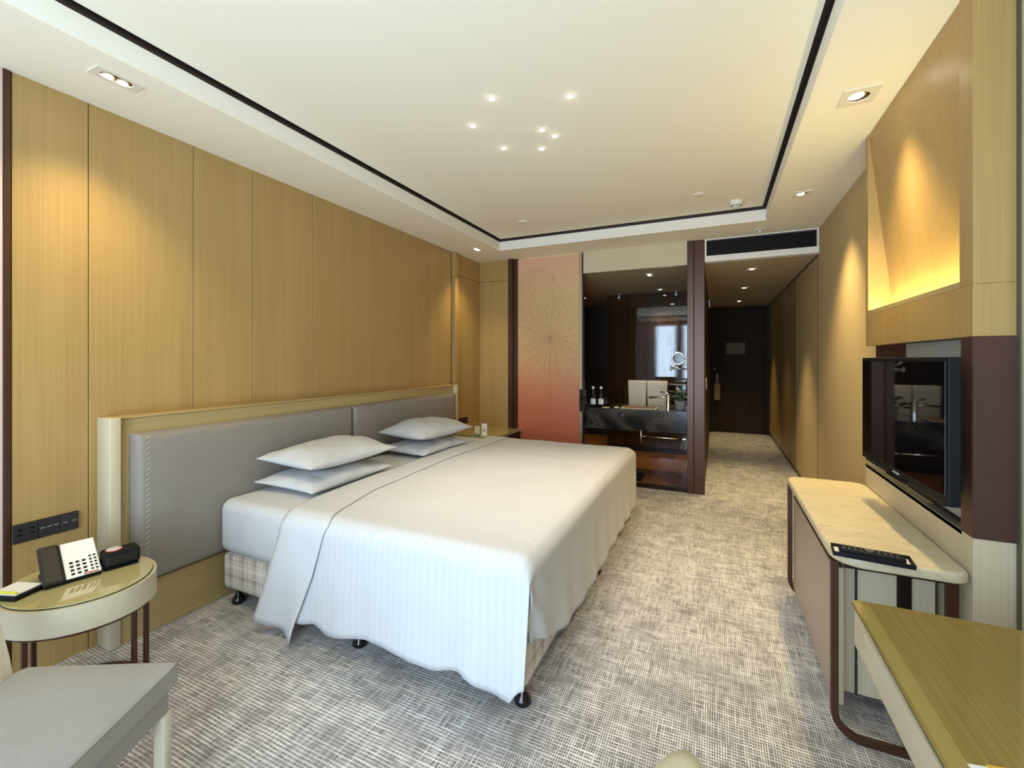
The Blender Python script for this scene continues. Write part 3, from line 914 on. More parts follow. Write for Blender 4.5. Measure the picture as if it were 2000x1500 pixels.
def rotbox(name, c, sx, sy, sz, rz, material, parent, bev=.003, tilt=0., tax='X'):
    bm = bmesh.new(); b_box(bm, -sx / 2, sx / 2, -sy / 2, sy / 2, 0, sz, bev)
    Mx = Matrix.Translation(Vector(c)) @ Matrix.Rotation(rz, 4, 'Z') @ Matrix.Rotation(tilt, 4, tax)
    bmesh.ops.transform(bm, matrix=Mx, verts=bm.verts)
    return fin(name, bm, material, parent)

# telephone: faces +x
PA = R(-12)
pc = Vector((-2.43, .895, ZN))
t = thing('telephone', 'black and white desk telephone with keypad on oval nightstand', 'telephone', pc)
rotbox('stand', pc, .15, .165, .022, PA, M_black, t, .008)
rotbox('wedge', pc + Vector((-.045, .0, .012)), .07, .13, .045, PA, M_black, t, .006)
tilt = R(33)
Bm = Matrix.Translation(pc + Vector((.0, .0, .046))) @ Matrix.Rotation(PA, 4, 'Z') @ Matrix.Rotation(tilt, 4, 'Y')
def on_phone(name, x0, x1, y0, y1, z0, z1, material, parent, bev=.003):
    bm = bmesh.new(); b_box(bm, x0, x1, y0, y1, z0, z1, bev)
    bmesh.ops.transform(bm, matrix=Bm, verts=bm.verts); return fin(name, bm, material, parent)
body = on_phone('body', -.10, .09, -.085, .085, 0, .022, M_black, t, .006)
on_phone('handset', -.102, .090, -.088, -.026, .012, .032, mat('handset_brown_black', (.030, .026, .022), .5, spec=.2), t, .008)
fp = on_phone('white_faceplate', -.098, .086, -.022, .083, .020, .0245, M_white, t, .003)
for r_ in range(4):
    for c_ in range(3):
        on_phone('key', .008 + r_ * .019, .017 + r_ * .019, -.006 + c_ * .019, .005 + c_ * .019, .0245, .027, M_black, fp, .0008)
for r_ in range(5):
    for c_ in range(2):
        on_phone('key', -.006 + r_ * .017, .002 + r_ * .017, .054 + c_ * .014, .062 + c_ * .014, .0245, .0265, M_black, fp, .0008)
on_phone('message_lamp', .078, .085, .03, .075, .0245, .0255, mat('red_lamp', (.45, .05, .03), .3), fp, .001)
cordp = [(pc.x + .02 + .012 * math.cos(q * 2.2), pc.y - .10 + .004 * q + .010 * math.sin(q * 2.2), ZN + .012 + .006 * math.sin(q * 2.2 + 1)) for q in range(34)]
tube('coiled_cord', cordp, .004, M_black, t, 6)
# alarm clock
cc = Vector((-2.372, 1.040, ZN))
t = thing('alarm_clock', 'black box alarm clock with round top button on oval nightstand', 'clock', cc)
rotbox('body', cc + Vector((0, 0, .006)), .085, .125, .066, R(-14), M_black, t, .012)
rotbox('display', cc + Vector((.0425, -.0105, .022)), .003, .10, .036, R(-14), M_blackgloss, t, .001)
rotbox('foot_bar', cc + Vector((.03, -.0075, 0)), .03, .11, .007, R(-14), M_black, t, .002)
lathe('snooze_button', [(.026, .071), (.026, .076), (.022, .078)], cc + Vector((-.004, -.02, 0)), mat('silver_button', (.62, .58, .56), .4), t, 24)
lathe('red_ring', [(.029, .070), (.029, .074), (.026, .075)], cc + Vector((-.004, -.02, 0)), mat('red_lamp', (.45, .05, .03), .3), t, 24)
# note pad
nc = Vector((-2.43, .742, ZN))
t = thing('notepad_tray', 'white notepad in a black tray at the nightstand edge', 'notepad', nc)
rotbox('tray', nc, .125, .105, .018, R(20), M_black, t, .003)
rotbox('paper_block', nc + Vector((0, 0, .014)), .108, .088, .009, R(20), M_paper, t, .001)
rotbox('yellow_strip', nc + Vector((.013, -.037, .0225)), .105, .012, .006, R(20), M_yellow, t, .002)

# switch plates
t = thing('switch_panel', 'long black switch and socket panel above the telephone', 'switch panel', (XL, .94, .64))
box('back_plate', XL + .0005, XL + .008, .828, 1.044, .60, .683, M_black, t, .002, 1)
ys = [(.830, .905), (.908, .976), (.979, 1.042)]
for i, (a, b) in enumerate(ys):
    q = box('module', XL + .008, XL + .011, a, b, .603, .680, mat('module_black', (.022, .021, .020), .4), t, .001, 1)
    n = 2 if i == 0 else 3 if i == 1 else 2
    for k in range(n):
        yy = a + (b - a) * (k + .5) / n
        if i == 0:
            for zz in (.655, .632): box('socket_hole', XL + .011, XL + .0115, yy - .006, yy + .006, zz, zz + .007, M_blackgloss, q)
        else:
            box('printed_mark', XL + .011, XL + .0114, yy - .008, yy + .008, .642, .646, mat('grey_print', (.28, .28, .27), .6), q)
t = thing('wall_socket', 'small black socket plate above the far nightstand', 'socket', (XL, 4.57, .67))
box('plate', XL + .0005, XL + .008, 4.465, 4.67, .625, .70, M_black, t, .002, 1)
box('module', XL + .008, XL + .010, 4.475, 4.565, .63, .695, M_blackgloss, t, .001, 1)
box('module', XL + .008, XL + .010, 4.57, 4.66, .63, .695, M_blackgloss, t, .001, 1)

# far nightstand and cards
t = thing('far_nightstand', 'built in nightstand with glass top between bed and wall stub', 'nightstand', (-2.45, 4.62, 0))
box('cabinet_body', XL + .002, -2.185, 4.28, YB - .003, .02, .525, M_darkwood, t, .003, 1)
box('wood_edge', XL + .001, -2.17, 4.275, YB - .001, .525, .546, M_ashx, t, .002, 1)
box('glass_top', XL + .001, -2.165, 4.272, YB - .001, .546, .552, M_glasstop, t, .001, 1)
box('drawer_line', -2.186, -2.183, 4.29, YB - .01, .30, .306, M_gap, t)
t = thing('deer_card', 'small cream card with antler cut out on far nightstand', 'card', (-2.47, 4.27, .552))
t.location = (-2.43, 4.33, .552)
rotbox('card_body', Vector((-2.43, 4.335, .556)), .055, .004, .095, R(25), mat('cream_card', (.72, .66, .48), .7), t, .001, tilt=R(-12))
rotbox('green_base', Vector((-2.425, 4.325, .552)), .08, .05, .012, R(25), M_green, t, .003)
for sx in (-1, 1):
    b0 = Vector((-2.43 + .012 * sx, 4.345, .650))
    an = tube('antler', [b0, b0 + Vector((.012 * sx, .004, .02)), b0 + Vector((.026 * sx, .01, .05))], .003, mat('antler_print', (.55, .40, .22), .6), t, 6)
    tube('antler_tine', [b0 + Vector((.012 * sx, .004, .02)), b0 + Vector((.004 * sx, .004, .042))], .0025, mat('antler_print', (.55, .40, .22), .6), an, 6)
t = thing('folded_card', 'small white printed card leaning beside the deer card', 'card', (-2.36, 4.36, .552))
rotbox('front_leaf', Vector((-2.355, 4.36, .556)), .06, .003, .125, R(20), M_paper, t, .001, tilt=R(-14))
rotbox('printed_line', Vector((-2.350, 4.353, .62)), .035, .003, .004, R(20), mat('grey_print', (.28, .28, .27), .6), t, .0005, tilt=R(-14))
rotbox('printed_line', Vector((-2.350, 4.350, .60)), .035, .003, .012, R(20), mat('grey_print', (.28, .28, .27), .6), t, .0005, tilt=R(-14))
rotbox('foot', Vector((-2.345, 4.345, .552)), .07, .04, .010, R(20), M_paper, t, .003)

# ------------------------------------------------------------------ television wall unit
XT = .765; TY0, TY1 = 1.945, 3.085
t = thing('tv_wall_unit', 'cream wood wall unit with lit sloping niche above television', 'wall unit', (.82, 2.5, 0))
box('lower_panel', XT, XR - .001, TY0, TY1, 0, .815, M_cream, t, .002, 1)
NZ0 = 1.668; NY0, NY1 = 2.035, 3.045      # niche opening
box('mid_panel', XT, XR - .001, TY0, TY1, 1.475, NZ0 - .02, M_ash, t, .002, 1)
box('ledge_front', XT, XT + .018, NY0, NY1, NZ0 - .02, NZ0, M_ashy, t)
box('near_stile', XT, XR - .001, TY0, NY0, NZ0 - .02, HS - .001, M_ash, t, .001, 1)
box('far_stile', XT, XR - .001, NY1, TY1, NZ0 - .02, HS - .001, M_ash, t, .001, 1)
# sloping niche back: flush at the top, deep at the ledge
poly('sloping_back', [(XT + .003, NY0, HS - .002), (XT + .003, NY1, HS - .002), (XR - .008, NY1, NZ0 - .018), (XR - .008, NY0, NZ0 - .018),
                      (XT + .012, NY0, HS - .002), (XT + .012, NY1, HS - .002), (XR - .002, NY1, NZ0 - .018), (XR - .002, NY0, NZ0 - .018)],
     [(0, 1, 2, 3), (4, 5, 6, 7), (0, 1, 5, 4), (2, 3, 7, 6), (1, 2, 6, 5), (0, 3, 7, 4)], M_ash, t)
box('niche_light_strip', XT + .024, XT + .050, NY0 + .01, NY1 - .005, NZ0 - .019, NZ0 - .010, M_led, t)
# television recess lined with brown leather
box('recess_back', XT + .045, XR - .001, TY0 + .08, TY1 - .001, .815, 1.475, M_leather, t)
box('pale_panel', XT + .035, XT + .046, 2.07, 2.62, .83, 1.472, mat('pale_grey_panel', (.42, .42, .37), .5), t)
box('leather_end', XT - .003, XR - .001, TY0 - .004, TY0 + .075, .815, 1.475, M_leather, t, .002, 1)
box('recess_ledge', XT, XT + .045, TY0 + .075, TY1, .800, .818, mat('ledge_grey_green', (.10, .10, .08), .4), t)
box('recess_bracket', XT - .028, XT + .046, 2.20, 2.36, 1.03, 1.25, M_darkmetal, t, .002, 1)
box('base_skirt', XT + .01, XR - .001, TY0, TY1, -.0, .0 + .001, M_gap, t)
struct(box('trim_6', XR - .020, XR - .001, 1.922, 1.940, 0, HS - .001, mat('olive_gap_strip', (.09, .085, .05), .6)), 'dark vertical strip at near edge of television unit', 'trim')  # dark olive gap trim beside the unit
struct(box('trim_7', XR - .016, XR - .001, .5, 1.921, 0, HS - .001, M_cream), 'pale wood side panel at the right picture edge', 'trim')

# television, turned slightly on its bracket
TVL = Vector((.655, 2.70)); TVR = Vector((.678, 1.875))
tvc = (TVL + TVR) / 2; tva = math.atan2((TVL - TVR).y, (TVL - TVR).x) - math.pi / 2
tw = (TVL - TVR).length; tz0, tz1 = .925, 1.408
t = thing('television', 'black flat screen television on wall bracket', 'television', (tvc.x, tvc.y, tz0))
TM = Matrix.Translation((tvc.x, tvc.y, 0)) @ Matrix.Rotation(tva, 4, 'Z')
def on_tv(name, x0, x1, y0, y1, z0, z1, material, bev=.002):
    bm = bmesh.new(); b_box(bm, x0, x1, y0, y1, z0, z1, bev)
    bmesh.ops.transform(bm, matrix=TM, verts=bm.verts); return fin(name, bm, material, t)
on_tv('housing', 0, .032, -tw / 2, tw / 2, tz0, tz1, M_black, .004)
on_tv('screen', -.0015, .001, -tw / 2 + .018, tw / 2 - .018, tz0 + .03, tz1 - .016, mat('screen_glass', (.003, .003, .004), .03, spec=.6), .0005)
on_tv('back_cover', .03, .065, -tw / 2 + .06, tw / 2 - .06, tz0 + .03, tz1 - .06, M_black, .012)
on_tv('lower_chin', .006, .034, -tw / 2 + .05, tw / 2 - .03, tz0 - .012, tz0 + .001, M_black, .003)
on_tv('maker_badge', -.003, .0, -.03, .03, tz0 + .010, tz0 + .018, mat('badge_grey', (.35, .35, .35), .4), .0005)
on_tv('stand_by_lip', -.006, .004, -.09, .09, tz0 - .012, tz0 + .004, M_blackgloss, .002)

# ------------------------------------------------------------------ minibar sideboard
CT0, CT1 = .660, .70
t = thing('minibar_sideboard', 'minibar sideboard with rounded beige stone top on dark frame', 'sideboard', (.58, 2.5, 0))
round_slab('stone_top', .385, .762, 1.925, 3.115, .10, (1, .5, .7, .7), CT0, CT1, .012, M_stone, t)
M_taupe = mat('taupe_lacquer_door', (.36, .295, .225), .38)
box('cabinet_body', .445, .745, 2.16, 2.99, .075, .625, M_cream, t, .002, 1)
dr = box('door', .415, .440, 2.10, 3.06, .06, .590, M_taupe, t, .002, 1)
box('door_edge', .418, .450, 2.093, 2.099, .06, .590, M_cream, dr)
box('logo_line', .4135, .4152, 2.86, 2.865, .33, .42, M_chrome, dr)
box('door_top_rail', .415, .452, 2.10, 3.06, .592, .600, M_bronze, t)
box('top_fascia', .43, .74, 2.0, 3.06, .630, .659, M_darkmetal, t)
box('side_rib', .500, .506, 2.150, 2.160, .075, .625, M_gap, t)
box('side_strip', .630, .672, 2.148, 2.160, .075, .655, M_darkmetal, t)
for y in (1.995, 3.075):
    r_ = .09; path = [(.400, y, .655), (.400, y, .22)]
    path += [(.400 + r_ * (1 - math.cos(a)), y, .012 + r_ - r_ * math.sin(a)) for a in [math.pi / 2 * k / 10 for k in range(11)]]
    path += [(.60, y, .012), (.740, y, .012)]
    tube('sled_frame', path, .01, M_bronze, t, flat=(.024, .020))
    box('rear_upright', .715, .745, y - .012, y + .012, .02, .655, M_bronze, t)
# remote control on its tray
rc = Vector((.497, 1.945, CT1))
t = thing('remote_tray', 'black tray with white lining holding the remote', 'tray', rc)
ra = R(-6)
rotbox('base', rc, .225, .085, .005, ra, M_black, t, .001)
rotbox('white_lining', rc + Vector((0, 0, .005)), .21, .07, .001, ra, M_paper, t, .0003)
cs, sn = math.cos(ra), math.sin(ra)
for dx, dy, sx, sy in ((0, .041, .225, .004), (0, -.041, .225, .004), (.110, 0, .004, .085), (-.110, 0, .004, .085)):
    rotbox('rim', rc + Vector((dx * cs - dy * sn, dx * sn + dy * cs, .004)), sx, sy, .012, ra, M_black, t, .001)
t = thing('remote_control', 'black television remote control lying in tray', 'remote', rc + Vector((0, 0, .006)))
rb = rotbox('body', rc + Vector((0, 0, .0062)), .185, .046, .018, ra, M_black, t, .006)
for i in range(10):
    for j in range(3):
        if 4 <= i <= 5: continue
        dx, dy = -.078 + i * .0165, -.013 + j * .013
        rotbox('button', rc + Vector((dx * cs - dy * sn, dx * sn + dy * cs, .0240)), .008, .007, .002, ra, mat('button_grey', (.06, .06, .06), .5), t, .0006)
lathe('navigation_ring', [(.014, .0238), (.014, .0262), (.010, .0266)], rc + Vector((-.004 * cs, -.004 * sn, 0)), mat('ring_grey', (.12, .12, .12), .3), t, 20)

# ------------------------------------------------------------------ desk
t = thing('writing_desk', 'writing desk with green tinted glass top over oak', 'desk', (.6, .9, 0))
DX0, DX1, DY0, DY1 = .332, XR - .018, .10, 1.475
prism('glass_top', rrect(DX0, DX1, DY0, DY1, .02, 5, (0, 0, 0, 1)), .742, .750, M_deskglass, t, .001)
box('pale_edge_strip', DX0 + .006, DX0 + .036, DY0, DY1 - .02, .7495, .7502, mat('pale_olive_strip', (.40, .305, .095), .06, coat=.5), t)  # paler olive strip along the left edge of the top
prism('glass_edge_band', rrect(DX0 - .001, DX1, DY0, DY1 + .001, .02, 5, (0, 0, 0, 1)), .7425, .7475, mat('dark_green_glass_edge', (.03, .055, .03), .1), t)
prism('wood_top', rrect(DX0 + .004, DX1, DY0, DY1 - .004, .02, 5, (0, 0, 0, 1)), .640, .742, M_creamy, t, .003)
box('drawer_front', DX0 + .0015, DX0 + .008, .45, 1.36, .655, .728, M_creamy, t, .001, 1)
box('leg_panel', DX0 + .03, DX0 + .075, .72, 1.02, .0, .640, M_creamy, t, .003, 1)
box('leg_panel', DX0 + .25, DX1, 1.38, 1.43, .0, .640, M_creamy, t, .003, 1)
box('foot_bar', DX0 + .02, DX0 + .085, .70, 1.04, .0, .02, M_bronze, t, .002, 1)
t = thing('desk_leaflet', 'white leaflet with yellow corner on the desk', 'leaflet', (.456, .913, .751))
rotbox('sheet', Vector((.456, .913, .7505)), .16, .11, .0012, R(12), M_paper, t, .0003)
rotbox('yellow_print', Vector((.411, .938, .7517)), .03, .05, .0004, R(12), mat('orange_print', (.75, .42, .05), .6), t, .0001)

# ------------------------------------------------------------------ chairs
# upholstered chair at lower left, turned towards the bed
CA = Vector((-1.625, .872)); ux = Vector((-.885, -.465)).normalized(); uy = Vector((.465, -.885)).normalized()
def chair_pt(a, b): return CA + ux * a + uy * b
M_chairfab = fabric('grey_chair_fabric', (.40, .38, .35), (.33, .312, .288), 330, .9, .5)
M_chairwood = wood('chair_cream_wood', (.70, .62, .45), (.62, .54, .38), 'z')
t = thing('upholstered_chair', 'grey fabric chair with pale wood legs at lower left', 'chair', (-1.8, .5, 0))
D_, W_ = .54, .60
CM = Matrix(((ux.x, uy.x, 0, CA.x), (ux.y, uy.y, 0, CA.y), (0, 0, 1, 0), (0, 0, 0, 1)))
def on_chair(name, a0, a1, b0, b1, z0, z1, material, bev=.01, seg=3, parent=None):
    bm = bmesh.new(); b_box(bm, a0, a1, b0, b1, z0, z1, bev, seg)
    bmesh.ops.transform(bm, matrix=CM, verts=bm.verts); o = fin(name, bm, material, parent or t, True)
    o.data.set_sharp_from_angle(angle=R(50)); return o
# seat cushion, slightly domed with a welted front edge
V = []; Fc = []; na, nb_ = 24, 24
for j in range(nb_ + 1):
    for i in range(na + 1):
        a, b = i / na, j / nb_
        dome = .016 * (1 - (2 * a - 1) ** 4) * (1 - (2 * b - 1) ** 4)
        cut = 0 if a < .86 else (a - .86) / .14
        V.append((a * D_, b * W_, .395 + dome - .055 * cut * cut))
nV = len(V)
for (a, b, z) in list(V): V.append((a, b, .325))
w_ = na + 1
for j in range(nb_):
    for i in range(na):
        q = j * w_ + i; Fc.append((q, q + 1, q + w_ + 1, q + w_)); Fc.append((nV + q, nV + q + w_, nV + q + w_ + 1, nV + q + 1))
ring = [i for i in range(na + 1)] + [j * w_ + na for j in range(1, nb_ + 1)] + [nb_ * w_ + i for i in range(na - 1, -1, -1)] + [j * w_ for j in range(nb_ - 1, 0, -1)]
for k in range(len(ring)):
    a, b = ring[k], ring[(k + 1) % len(ring)]; Fc.append((a, b, nV + b, nV + a))
V = [CM @ Vector(v) for v in V]
o = poly('seat_cushion', V, Fc, M_chairfab, t, True); o.data.set_sharp_from_angle(angle=R(50))
bv = o.modifiers.new('soft_edge', 'BEVEL'); bv.width = .008; bv.segments = 3; bv.limit_method = 'ANGLE'; bv.angle_limit = R(50)
tube('welt', [CM @ Vector((.002, b * W_ / 20, .392 + .0)) for b in range(21)], .004, M_chairfab, t, 8)
on_chair('seat_base', .018, D_ - .02, .015, W_ - .015, .245, .325, M_chairfab)
for a, b, z1 in ((.03, .03, .245), (.03, W_ - .03, .245)):
    on_chair('leg', a - .018, a + .018, b - .018, b + .018, 0, z1, M_chairwood, .003, 1)
for b in (.03, W_ - .03):
    tube('back_leg', [CM @ Vector((D_ - .02 + .06, b, .02)), CM @ Vector((D_ - .02, b, .30)), CM @ Vector((D_ + .0, b, .42)), CM @ Vector((D_ + .09, b, .80))], .02, M_chairwood, t, flat=(.035, .045))
on_chair('side_rail', .05, D_ - .04, .02, .045, .20, .245, M_chairwood, .002, 1)
on_chair('side_rail', .05, D_ - .04, W_ - .045, W_ - .02, .20, .245, M_chairwood, .002, 1)
bm = bmesh.new(); b_box(bm, -.03, .03, .05, W_ - .05, 0, .40, .02, 3)
bmesh.ops.transform(bm, matrix=CM @ Matrix.Translation((D_ + .02, 0, .43)) @ Matrix.Rotation(R(13), 4, 'Y'), verts=bm.verts)
fin('backrest', bm, M_chairfab, t, True)

# desk chair: only the tip of its curved back rail shows
t = thing('desk_chair', 'cream wooden desk chair with curved back rail, by the desk', 'chair', (.14, .5, 0))
rail = []; rr_ = []
for k in range(25):
    a = -1 + 2 * k / 24
    rail.append((-.085 + .060 * abs(a) ** 2.2, .50 + .235 * a, .788 - .012 * abs(a) ** 6))
    rr_.append(.031 * math.sqrt(max(.03, 1 - abs(a) ** 14)))
tube('back_rail', rail, rr_, M_chairwood, t, 14)
for sy in (-1, 1):
    tube('back_post', [(-.02, .50 + sy * .19, .0), (-.03, .50 + sy * .19, .45), (-.045, .50 + sy * .19, .76)], .016, M_chairwood, t, 8)
    tube('front_leg', [(.27, .50 + sy * .19, .0), (.27, .50 + sy * .19, .42)], .017, M_chairwood, t, 8)
box('seat', -.03, .30, .29, .71, .42, .47, M_chairfab, t, .02, 3)
box('backrest', -.085, -.055, .34, .66, .52, .75, M_chairfab, t, .01, 2)

# ------------------------------------------------------------------ bathroom behind the glass
t = thing('floor_bathroom', 'brown plank floor of the bathroom', 'floor', (-1.5, 6.5, 0), kind='structure')
box('subfloor', -2.9, -.273, YB + .06, 8.2, .0005, .004, mat('pale_joint', (.45, .30, .16), .7), t)
M_plank = wood('amber_brown_plank', (.40, .165, .052), (.28, .11, .034), 'y', .25)
x = -2.75; k = 0
while x < -.30:
    ys = [YB + .065, 6.0 + (k % 3) * .5, 8.1]
    for a, b in zip(ys, ys[1:]):
        box('plank', x + .002, min(x + .168, -.275), a + .002, b - .002, .004, .012, M_plank, t)
    x += .17; k += 1
M_bathgloss = wood('polished_brown_panel', (.055, .026, .011), (.034, .016, .007), 'z', .015)
MB = M_bathgloss.node_tree.nodes['Principled BSDF']; MB.inputs['IOR'].default_value = 1.7
t = thing('wall_bathroom', 'polished dark brown wall at the back of the bathroom', 'wall', (-.9, 6.95, 0), kind='structure')
for a, b in ((-1.54, -1.22), (-1.216, -.275)):
    box('polished_panel', a, b, 6.90, 6.95, .012, ZH - .013, M_bathgloss, t, .001, 1)
struct(box('wall_bath_left', -2.9, -2.75, YB + .1, 8.2, 0, ZH, M_hallwall), 'dark left wall of the bathroom', 'wall')
struct(box('wall_bath_rear', -2.75, -.275, 8.1, 8.2, 0, ZH, M_hallwall), 'dark rear wall deep in the bathroom', 'wall')
struct(box('trim_8', -1.54, -.275, 6.89, 6.90, .012, .09, M_darkmetal), 'dark plinth under the polished bathroom wall', 'trim')

VZ = .845
t = thing('vanity', 'vanity with black wavy marble apron and stone top', 'vanity', (-.9, 5.4, 0))
box('marble_apron', -1.9, -.275, 5.10, 5.13, .595, .815, M_marble, t, .002, 1)
box('marble_top', -1.9, -.275, 5.10, 5.66, .815, .835, M_marble, t, .002, 1)
box('back_apron', -1.9, -.275, 5.63, 5.66, .60, .814, M_darkwood, t)
ZV = .835
t = thing('towel_rail', 'chrome towel rail below the marble vanity', 'towel rail', (-.5, 5.08, .53))
tube('bar', [(-.735, 5.06, .545), (-.285, 5.06, .545)], .009, M_chrome, t, 10)
tube('bracket', [(-.755, 5.09, .62), (-.755, 5.06, .60), (-.755, 5.06, .46)], .011, M_chrome, t, 10)
lathe('end_knob', [(.014, -.02), (.016, 0), (.012, .02)], (-.30, 5.06, .545), M_chrome, t, 14, 'x')
# bottles
def bottle(x, y, label):
    t = thing('water_bottle', label, 'bottle', (x, y, ZV), 'glass water bottles on the vanity')
    lathe('glass_body', [(.028, 0), (.032, .005), (.032, .11), (.026, .135), (.014, .17), (.012, .21), (.012, .225)], (x, y, ZV), M_bottle, t, 20)
    lathe('paper_label', [(.0325, .03), (.0325, .095)], (x, y, ZV), M_paper, t, 20)
    lathe('white_cap', [(.015, .214), (.016, .236), (.014, .242)], (x, y, ZV), M_white, t, 16)
bottle(-1.335, 5.22, 'water bottle with white cap on the vanity, left one')
bottle(-1.245, 5.24, 'water bottle with white cap on the vanity, right one')
def tumbler(x, y, label):
    bm = bmesh.new()
    b_lathe(bm, [(.022, 0), (.026, .002), (.030, .10), (.028, .10), (.024, .008)], (x, y, ZV), 18)
    o = fin('tumbler', bm, M_bottle, None, True); tag(o, label, 'glass', 'tumblers beside the bottles')
tumbler(-1.286, 5.29, 'clear tumbler behind and between the two water bottles')
tumbler(-1.185, 5.27, 'clear tumbler to the right of both water bottles')
t = thing('amenity_tray', 'pale tray with folded mat on the marble vanity', 'tray', (-.8, 5.3, ZV))
box('tray_base', -1.00, -.60, 5.14, 5.34, ZV, ZV + .010, mat('pale_tray', (.62, .52, .36), .5), t, .003, 1)
box('folded_mat', -.97, -.63, 5.16, 5.32, ZV + .010, ZV + .018, mat('brown_mat', (.22, .12, .07), .7), t, .002, 1)
t = thing('soap_dish', 'small round white soap dish left of the vanity tray', 'dish', (-1.045, 5.16, ZV))
lathe('dish', [(.022, 0), (.034, .010), (.030, .010), (.018, .004)], (-1.045, 5.16, ZV), M_white, t, 20)
lathe('soap', [(.016, .004), (.022, .012), (.014, .018)], (-1.045, 5.16, ZV), M_paper, t, 16)
t = thing('cup_mat', 'small pale coaster beside the water bottles', 'coaster', (-1.17, 5.16, ZV))
lathe('disc', [(.045, 0), (.045, .006), (.040, .007)], (-1.17, 5.16, ZV), mat('pale_tray', (.62, .52, .36), .5), t, 22)
# tap
t = thing('basin_tap', 'chrome basin tap with long spout beside the plant', 'tap', (-.475, 5.2, ZV))
lathe('column', [(.026, 0), (.026, .17), (.022, .175)], (-.475, 5.15, ZV), M_chrome, t, 18)
tube('spout', [(-.475, 5.15, ZV + .14), (-.53, 5.15, ZV + .148), (-.68, 5.15, ZV + .135)], .013, M_chrome, t, 12)
tube('lever', [(-.475, 5.15, ZV + .175), (-.475, 5.15, ZV + .19), (-.56, 5.15, ZV + .205)], .008, M_chrome, t, 8)
# plant
t = thing('potted_plant', 'green leafy plant in a grey pot on the vanity', 'plant', (-.35, 5.24, ZV))
lathe('pot', [(.048, 0), (.055, .010), (.064, .10), (.059, .10), (.052, .03)], (-.362, 5.33, ZV), mat('grey_pot', (.30, .27, .21), .5), t, 24)
lathe('soil', [(.057, .080), (.055, .088)], (-.362, 5.33, ZV), mat('soil', (.03, .02, .012), .9), t, 18)
rnd = random.Random(4)
leafmats = [mat('leaf_green_%s' % n_, c_, .4) for n_, c_ in (('deep', (.025, .075, .014)), ('mid', (.05, .12, .02)), ('lime', (.16, .20, .04)))]
leaf_me = []
for lm in leafmats:
    vs = []; fs = []
    for k in range(6):
        f = k / 5; wdt = .5 * math.sin(math.pi * min(.97, f * .9 + .08)) ** .8
        zc = .25 * f - .35 * f * f
        vs += [(-wdt * .5, f, zc + .05), (0, f, zc), (wdt * .5, f, zc + .05)]
    for k in range(5):
        for q in range(2):
            a = k * 3 + q; fs.append((a, a + 1, a + 4, a + 3))
    me = bpy.data.meshes.new('leaf'); me.from_pydata(vs, [], fs); me.update(); me.materials.append(lm)
    for p in me.polygons: p.use_smooth = True
    leaf_me.append(me)
for i in range(46):
    a = rnd.uniform(0, 2 * math.pi); rad = rnd.uniform(.0, .11); hgt = rnd.uniform(.09, .22) - rad * .5
    if i % 7 == 0: a = rnd.uniform(2.8, 3.6); rad = rnd.uniform(.08, .12); hgt = rnd.uniform(.09, .15)
    o = bpy.data.objects.new('leaf', leaf_me[rnd.choice((0, 0, 0, 1, 1, 2))]); COL.objects.link(o)
    o.parent = t
    s_ = rnd.uniform(.05, .085)
    o.location = (-.012 + rad * math.cos(a), .09 + rad * .6 * math.sin(a), hgt)
    o.rotation_euler = (rnd.uniform(-.3, .7), rnd.uniform(-.6, .6), a - math.pi / 2 + rnd.uniform(-.6, .6)); o.scale = (s_, s_, s_)
bm = bmesh.new()
for i in range(9):
    a = i * .7; b_tube(bm, [(-.362 + .02 * math.cos(a), 5.33 + .02 * math.sin(a), ZV + .085), (-.362 + .06 * math.cos(a), 5.33 + .05 * math.sin(a), ZV + .19)], .003, 5)
st = fin('stems', bm, leafmats[0], t); st['kind'] = 'stuff'
# shaving mirror on arm
t = thing('magnifying_mirror', 'round chrome magnifying mirror on a folding arm', 'mirror', (-.40, 5.35, 1.4))
mc = Vector((-.385, 5.32, 1.41))
lathe('glass', [(.058, -.004), (.058, .0)], mc, mat('dark_mirror', (.05, .04, .032), .08), t, 32, 'y')
bm = bmesh.new(); b_tube(bm, [mc + Vector((.066 * math.cos(a), -.004, .066 * math.sin(a))) for a in [2 * math.pi * i / 36 for i in range(37)]], .010, 8)
fin('ring', bm, M_chrome, t, True)
tube('arm', [mc + Vector((0, 0, -.07)), mc + Vector((0, 0, -.10)), mc + Vector((-.08, .0, -.10))], .007, M_chrome, t, 8)
tube('arm', [mc + Vector((-.08, 0, -.115)), mc + Vector((.105, .0, -.115))], .007, M_chrome, t, 8)
tube('arm_pin', [mc + Vector((-.08, 0, -.14)), mc + Vector((-.08, 0, -.08))], .009, M_chrome, t, 8)
lathe('wall_plate', [(.028, -.012), (.028, .0)], mc + Vector((.112, 0, -.115)), M_chrome, t, 18, 'x')
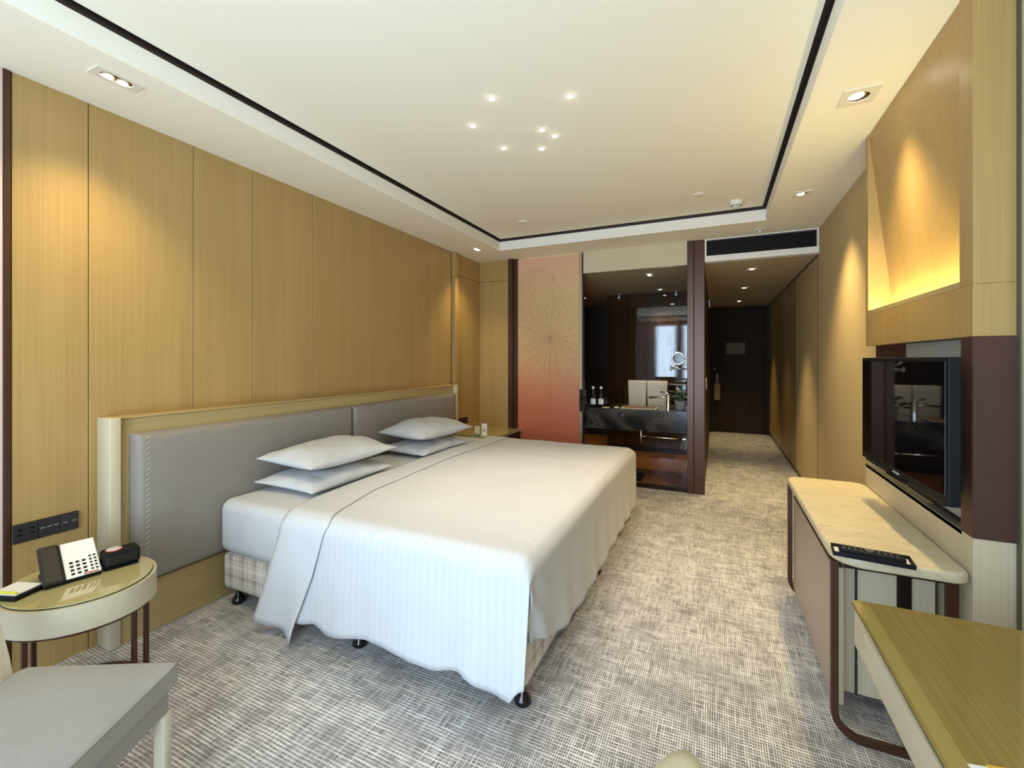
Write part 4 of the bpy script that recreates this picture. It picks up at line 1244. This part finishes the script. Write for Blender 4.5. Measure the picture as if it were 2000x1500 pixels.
# towels hanging over a rail near the back wall
M_towel = fabric('white_terry', (.62, .58, .52), (.52, .48, .43), 500, .95, .6)
t = thing('towel_bar', 'chrome bar on dark posts carrying two bath towels', 'towel bar', (-.85, 6.2, 1.1))
tube('bar', [(-1.13, 6.20, 1.085), (-.28, 6.20, 1.085)], .010, M_chrome, t, 10)
tube('post', [(-1.13, 6.20, 1.085), (-1.13, 6.20, .0125)], .010, M_darkmetal, t, 8)
tube('post', [(-.30, 6.20, 1.085), (-.30, 6.20, .0125)], .010, M_darkmetal, t, 8)
def towel(x0, x1, label):
    V = []; Fc = []; n_ = 14
    prof = [(6.170, .70)] + [(6.170, .70 + .37 * k / 8) for k in range(1, 9)] + [(6.20 - .028 * math.cos(a), 1.075 + .028 * math.sin(a)) for a in [math.pi * k / 8 for k in range(1, 8)]] + [(6.228, 1.07 - .34 * k / 8) for k in range(0, 9)]
    for (y, z) in prof:
        for i in range(n_ + 1):
            f = i / n_; inset = .012 * (1.08 - z) / .38
            V.append((x0 + inset + (x1 - x0 - 2 * inset) * f, y + .004 * math.sin(f * 9 + z * 4), z))
    for j in range(len(prof) - 1):
        for i in range(n_):
            a = j * (n_ + 1) + i; Fc.append((a, a + 1, a + n_ + 2, a + n_ + 1))
    o = poly('bath_towel', V, Fc, M_towel, None, True); tag(o, label, 'towel', 'bath towels on the bar')
    md = o.modifiers.new('thickness', 'SOLIDIFY'); md.thickness = .014; md.offset = 1
towel(-1.09, -.85, 'white bath towel folded over the bar, left one')
towel(-.84, -.58, 'white bath towel folded over the bar, right one')
t = thing('bathroom_scale', 'black bathroom scale on the floor by the glass', 'scale', (-.85, 5.28, 0))
box('platform', -1.05, -.77, 5.18, 5.44, .022, .045, M_black, t, .006, 2)
box('display_window', -.93, -.86, 5.20, 5.23, .045, .0465, M_blackgloss, t, .001, 1)
for x in (-1.03, -.79):
    for y in (5.20, 5.42): lathe('foot', [(.012, .012), (.012, .023)], (x, y, 0), M_black, t, 10)
t = thing('toiletry_shelf', 'pale narrow shelves at right end of the polished wall', 'shelf', (-.45, 6.85, 1.1))
for z in (1.03, .93, .86): box('shelf_board', -.62, -.28, 6.78, 6.898, z, z + .012, mat('pale_shelf', (.45, .40, .34), .5), t, .001, 1)
